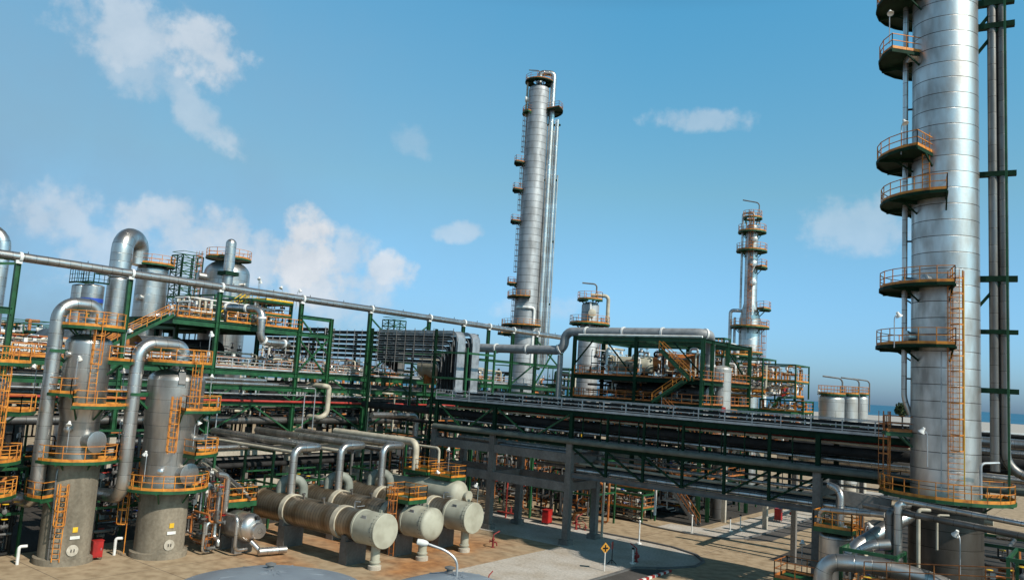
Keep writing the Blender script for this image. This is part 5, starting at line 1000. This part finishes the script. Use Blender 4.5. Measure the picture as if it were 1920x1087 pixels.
for i in range(5):
    q = _w(150+i*55, 330+i*18, 0); t = thing('warehouse', 'pale low warehouse with long flat roof near the shore, %s from the left' % ('first', 'second', 'third', 'fourth', 'fifth')[i], 'warehouse', q, 'pale sheds near the shore'); part('wall', M().box((q.x, q.y, 2.4), (70, 26, 4.8)), 'pale', t); part('roof', M().box((q.x, q.y, 5.0), (72, 28, .5)).box((q.x, q.y, 5.5), (70, 10, .5)), 'white', t)
    for k in range(5): part('door', M().box((q.x-28+k*14, q.y-13.1, 1.9), (5, .2, 3.6)), 'grey', t)
# trees on the shore
def leafmat():
    m, N, L, B = nodes('leaves'); g = N.new('ShaderNodeNewGeometry'); n = tex_noise(N, L, g.outputs['Position'], .8, 4)
    L.new(ramp(N, L, n, [(.3, (.02, .04, .014)), (.7, (.06, .09, .03))]), B.inputs['Base Color']); B.inputs['Roughness'].default_value = .8; return m
MAT['leaf'] = leafmat()
q = atP(1692, 758, 60, 330) if False else onY(1692, 772, 150); t = thing('tree', 'lone dark rounded tree on the flat land left of the big tower', 'tree', (q.x, q.y, 0)); tz = onY(1692, 757, 150).z
part('trunk', M().lathe([(.22, 0), (.12, tz-1.5)], (q.x, q.y, 0), n=10), 'dark', t); lf = M(); rg = random.Random(3)
for i in range(420):
    d = Vector((rg.gauss(0, 1), rg.gauss(0, 1), rg.gauss(0, .9))); d = d.normalized()*rg.random()**.4*1.25; c = Vector((q.x, q.y, tz-1.0))+d; n = Vector((rg.gauss(0, 1), rg.gauss(0, 1), rg.gauss(0, 1))).normalized(); a = n.orthogonal().normalized()*.26; b = n.cross(a); o = len(lf.v); lf.v += [c-a-b*.5, c+a-b*.5, c+b]; lf.face((o, o+1, o+2))
part('crown', lf, 'leaf', t)
# ---------------------------------------------------------------- floodlights
FLS = [(395, 626, -60, 34.2, 'above the right platform of the wide column'), (398, 701, -59, 36, 'right of the wide column, middle level'), (392, 779, -57.5, 36, 'right of the wide column, lower level'), (367, 787, -56.5, 35.5, 'on the second platform of the wide column'), (276, 845, -57.5, 32.5, 'on the ring platform of the wide column'), (147, 666, -59.5, 27.5, 'in front of the slim column shell, upper'), (132, 788, -59.3, 27.0, 'in front of the slim column shell, lower'), (70, 682, -64, 25, 'left of the arching pipe of the slim column'), (238, 615, -64, 31, 'above the arch of the wide column'), (234, 690, -63, 31.5, 'against the drop pipe of the wide column, upper'), (227, 786, -63, 31.5, 'against the drop pipe of the wide column, lower'),
 (1690, 232, -12.5, 59.3, 'on the third high platform of the big tower'), (1668, 28, -13.8, 60, 'on the top left platform of the big tower'), (1677, 590, -12.5, 58.8, 'on the lowest high platform of the big tower'), (1739, 808, -10.5, 57.6, 'on the lowest ring platform of the big tower'), (1800, 1002, -8, 53.5, 'at the foot of the big tower, large white head'), (1580, 990, -17.5, 57.5, 'beside the squat vessel in the lower right corner'), (1504, 1016, -20.5, 58, 'left of the concrete bridge column at the lower right'), (1623, 985, -16, 57, 'right of the squat vessel'),
 (1241, 672, -44, 87.6, 'at the upper floor of the green structure'), (1241, 736, -44, 87.6, 'at the middle floor of the green structure'), (1076, 803, -44.4, 71, 'under the bridge deck beside the middle column'), (843, 842, -54, 63, 'left of the second bridge column'), (815, 885, -54, 60, 'over the kettle drum platform'), (897, 910, -50, 61, 'right of the kettle drum front'), (488, 528, -86, 53, 'over the upper deck near the dome vessel'), (486, 523, -88, 56, 'behind the first one near the dome vessel'), (530, 540, -84, 57, 'over the right end of the upper deck'), (558, 545, -80, 58, 'above the flare line near its fourth column'),
 (1435, 700, -44, 118, 'left one of a pair right of the stepped tower'), (1443, 697, -43, 118, 'right one of a pair right of the stepped tower'), (1490, 708, -38, 112, 'over the gantry left of the three tanks'), (1535, 733, -36, 112, 'left of the three tanks')]
for i, (px, py, x, y, lab) in enumerate(FLS):
    q = atP(px, py, x, y); floodlight(q, 2.25, 'white floodlight on a pole '+lab, (2.4, -.6, -1.2, .8, 3.0)[i % 5], 1.0 if y > 45 and y < 70 else (.9 if y < 45 else 1.0))

# ---------------------------------------------------------------- denser plant under and behind the rack, dark equipment added to deepen shade
OD = ('first', 'second', 'third', 'fourth', 'fifth', 'sixth', 'seventh', 'eighth', 'ninth', 'tenth')
for i in range(9):
    y = 12+i*8.4; r = 1.3+.25*(i % 3); z = 1.2+r
    d = thing('horizontal_drum', 'added dark drum deepening the shade under the green rack, %s from the left' % OD[i], 'drum', (-97, y, 0), 'added dark drums under the rack')
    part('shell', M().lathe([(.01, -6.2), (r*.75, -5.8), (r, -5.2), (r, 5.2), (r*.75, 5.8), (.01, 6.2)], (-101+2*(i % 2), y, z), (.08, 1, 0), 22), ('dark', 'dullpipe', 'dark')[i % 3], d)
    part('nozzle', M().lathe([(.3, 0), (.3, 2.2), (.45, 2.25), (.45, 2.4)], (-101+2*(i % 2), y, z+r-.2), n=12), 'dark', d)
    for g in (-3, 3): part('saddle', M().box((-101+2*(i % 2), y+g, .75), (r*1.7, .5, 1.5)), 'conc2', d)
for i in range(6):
    d = thing('upright_vessel', 'added dark upright vessel deepening the shade behind the rack, %s from the left' % OD[i], 'vessel', (-108, 14+i*13, 0), 'added dark upright vessels behind the rack'); c = (-107-(i % 2)*3, 14+i*13)
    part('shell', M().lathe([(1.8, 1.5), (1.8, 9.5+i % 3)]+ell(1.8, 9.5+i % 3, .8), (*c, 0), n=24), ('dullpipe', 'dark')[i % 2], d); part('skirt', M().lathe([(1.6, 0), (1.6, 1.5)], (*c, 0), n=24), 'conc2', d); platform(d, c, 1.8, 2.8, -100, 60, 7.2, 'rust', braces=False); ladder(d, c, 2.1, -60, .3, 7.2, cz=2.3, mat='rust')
for i in range(5):
    manifold((-83.5, 24+i*10.4, 8.7), (6.2, 9.5, 1.9), 121+i, 'valves and small bore piping on the lower pipes of the green rack, %s bay' % OD[i], dens=1.2, frame=False, railed=False, mats=('dark', 'dullpipe', 'beige', 'pipe'), rs=(.05, .14))
    manifold((-82.5, 24+i*10.4, 14.7), (5.5, 9.5, 1.7), 131+i, 'valves and small bore piping on the walkway level of the green rack, %s bay' % OD[i], dens=1.5, frame=False, rail='rust', mats=('white', 'dullpipe', 'beige', 'pipe', 'rust'), rs=(.05, .13))
for i, (x, y, sx, sy, sz, lab) in enumerate(((-72, 14, 6, 8, 9, 'between the left edge vessel and the slim column, rear'), (-68.5, 22.5, 3.5, 3.5, 6.5, 'between the left edge vessel and the slim column, front'), (-73, 33, 5, 7, 8.5, 'behind the wide column'), (-71, 42, 4, 8, 3.5, 'behind the silver drum and nearest exchanger'), (-72, 52, 5, 8, 3.8, 'behind the rear ends of the exchangers'), (-73, 64.5, 9, 6, 8, 'behind the first concrete bridge columns'), (-62, 73.5, 9, 6, 9, 'behind the second concrete bridge columns, in shade'), (-54, 75, 8, 5, 7, 'behind the middle concrete bridge columns, in shade'))):
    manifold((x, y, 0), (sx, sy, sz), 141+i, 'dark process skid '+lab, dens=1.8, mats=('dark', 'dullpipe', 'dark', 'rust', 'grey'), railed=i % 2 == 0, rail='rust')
for i, (x, y, sx, sy, sz, lab) in enumerate(((-3, 56, 6, 6, 8, 'at the right edge beside the big tower'), (-9, 65.2, 8, 5, 6, 'directly behind the big tower foot'), (0, 62, 8, 8, 7.5, 'far right behind the twin pipes'))):
    manifold((x, y, 0), (sx, sy, sz), 161+i, 'rusty dark piping frame '+lab, dens=2.0, mats=('dark', 'dullpipe', 'rust', 'grey'), rail='rust')

for i, (x, y, sx, sy, sz, lab) in enumerate(((-74, 76, 7, 8, 12.5, 'behind the cable tray bends'), (-66, 80, 8, 5, 12, 'left of the green structure, nearer'), (-72, 92, 10, 8, 13.5, 'left of the green structure, farther'), (-57, 104, 16, 6, 13, 'behind the green structure'), (-52, 82.8, 8, 3.2, 3.2, 'low in front of the green structure, in the bridge shade'))):
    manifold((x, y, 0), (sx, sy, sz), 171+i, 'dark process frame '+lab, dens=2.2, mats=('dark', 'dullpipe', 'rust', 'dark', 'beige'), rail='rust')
for i in range(4):
    c = (-70+i*6, 108+(i % 2)*4); d = thing('upright_vessel', 'dull grey vessel half hidden behind the green structure, %s from the left' % OD[i], 'vessel', (*c, 0), 'dull vessels behind the green structure')
    part('shell', M().lathe([(1.7, 1), (1.7, 12.6+i % 2)]+ell(1.7, 12.6+i % 2, .8), (*c, 0), n=24), 'dullpipe', d); platform(d, c, 1.6, 2.7, -120, 60, 9, 'rust', braces=False)

for i, px in enumerate((455, 540, 625, 715, 800, 890, 985, 1050)):
    q = atP(px, 690, -125, 175); h = q.z+(1.5, -1, 2.5, 0, 1, -1, .5, 0)[i]
    manifold((q.x-6, q.y-6, 0), (13, 9, h), 201+i, 'hazy distant process unit on the horizon behind the rack, %s from the left' % OD[i], dens=2.6, mats=('dullpipe', 'pipe', 'dgreen', 'beige', 'rust', 'dark'), rs=(.15, .45), group='distant units behind the rack', name='process_unit', railed=False)

for i, (y, z, r, mt, nm) in enumerate(((65.9, 10.55, .12, 'pipe', 'thin silver'), (66.2, 11.85, .1, 'beige', 'thin beige'), (67.9, 10.5, .18, 'dullpipe', 'dull grey'), (68.4, 11.9, .12, 'redpipe', 'thin red'), (69.6, 10.5, .14, 'pipe', 'rear silver'))):
    bpipe(-60, -13, y, z, r, mt, nm+' pipe inside the bridge between the deck and the thick grey green pipe')
for i, (y, z, r, mt, nm) in enumerate(((66.6, 7.55, .12, 'beige', 'thin beige'), (67.9, 7.1, .14, 'dark', 'thin black'), (69.5, 7.7, .16, 'pipe', 'silver'), (67.1, 8.5, .1, 'dullpipe', 'thin grey'))):
    bpipe(-42.4, -14, y, z, r, mt, nm+' pipe inside the truss span, behind its diagonal bracing')
for i in range(12):
    x = -41.5+i*2.0; part('hanger', M().bar((x, 65.5, 9.6), (x, 65.5, 12.2), .09), 'dgreen', BR)
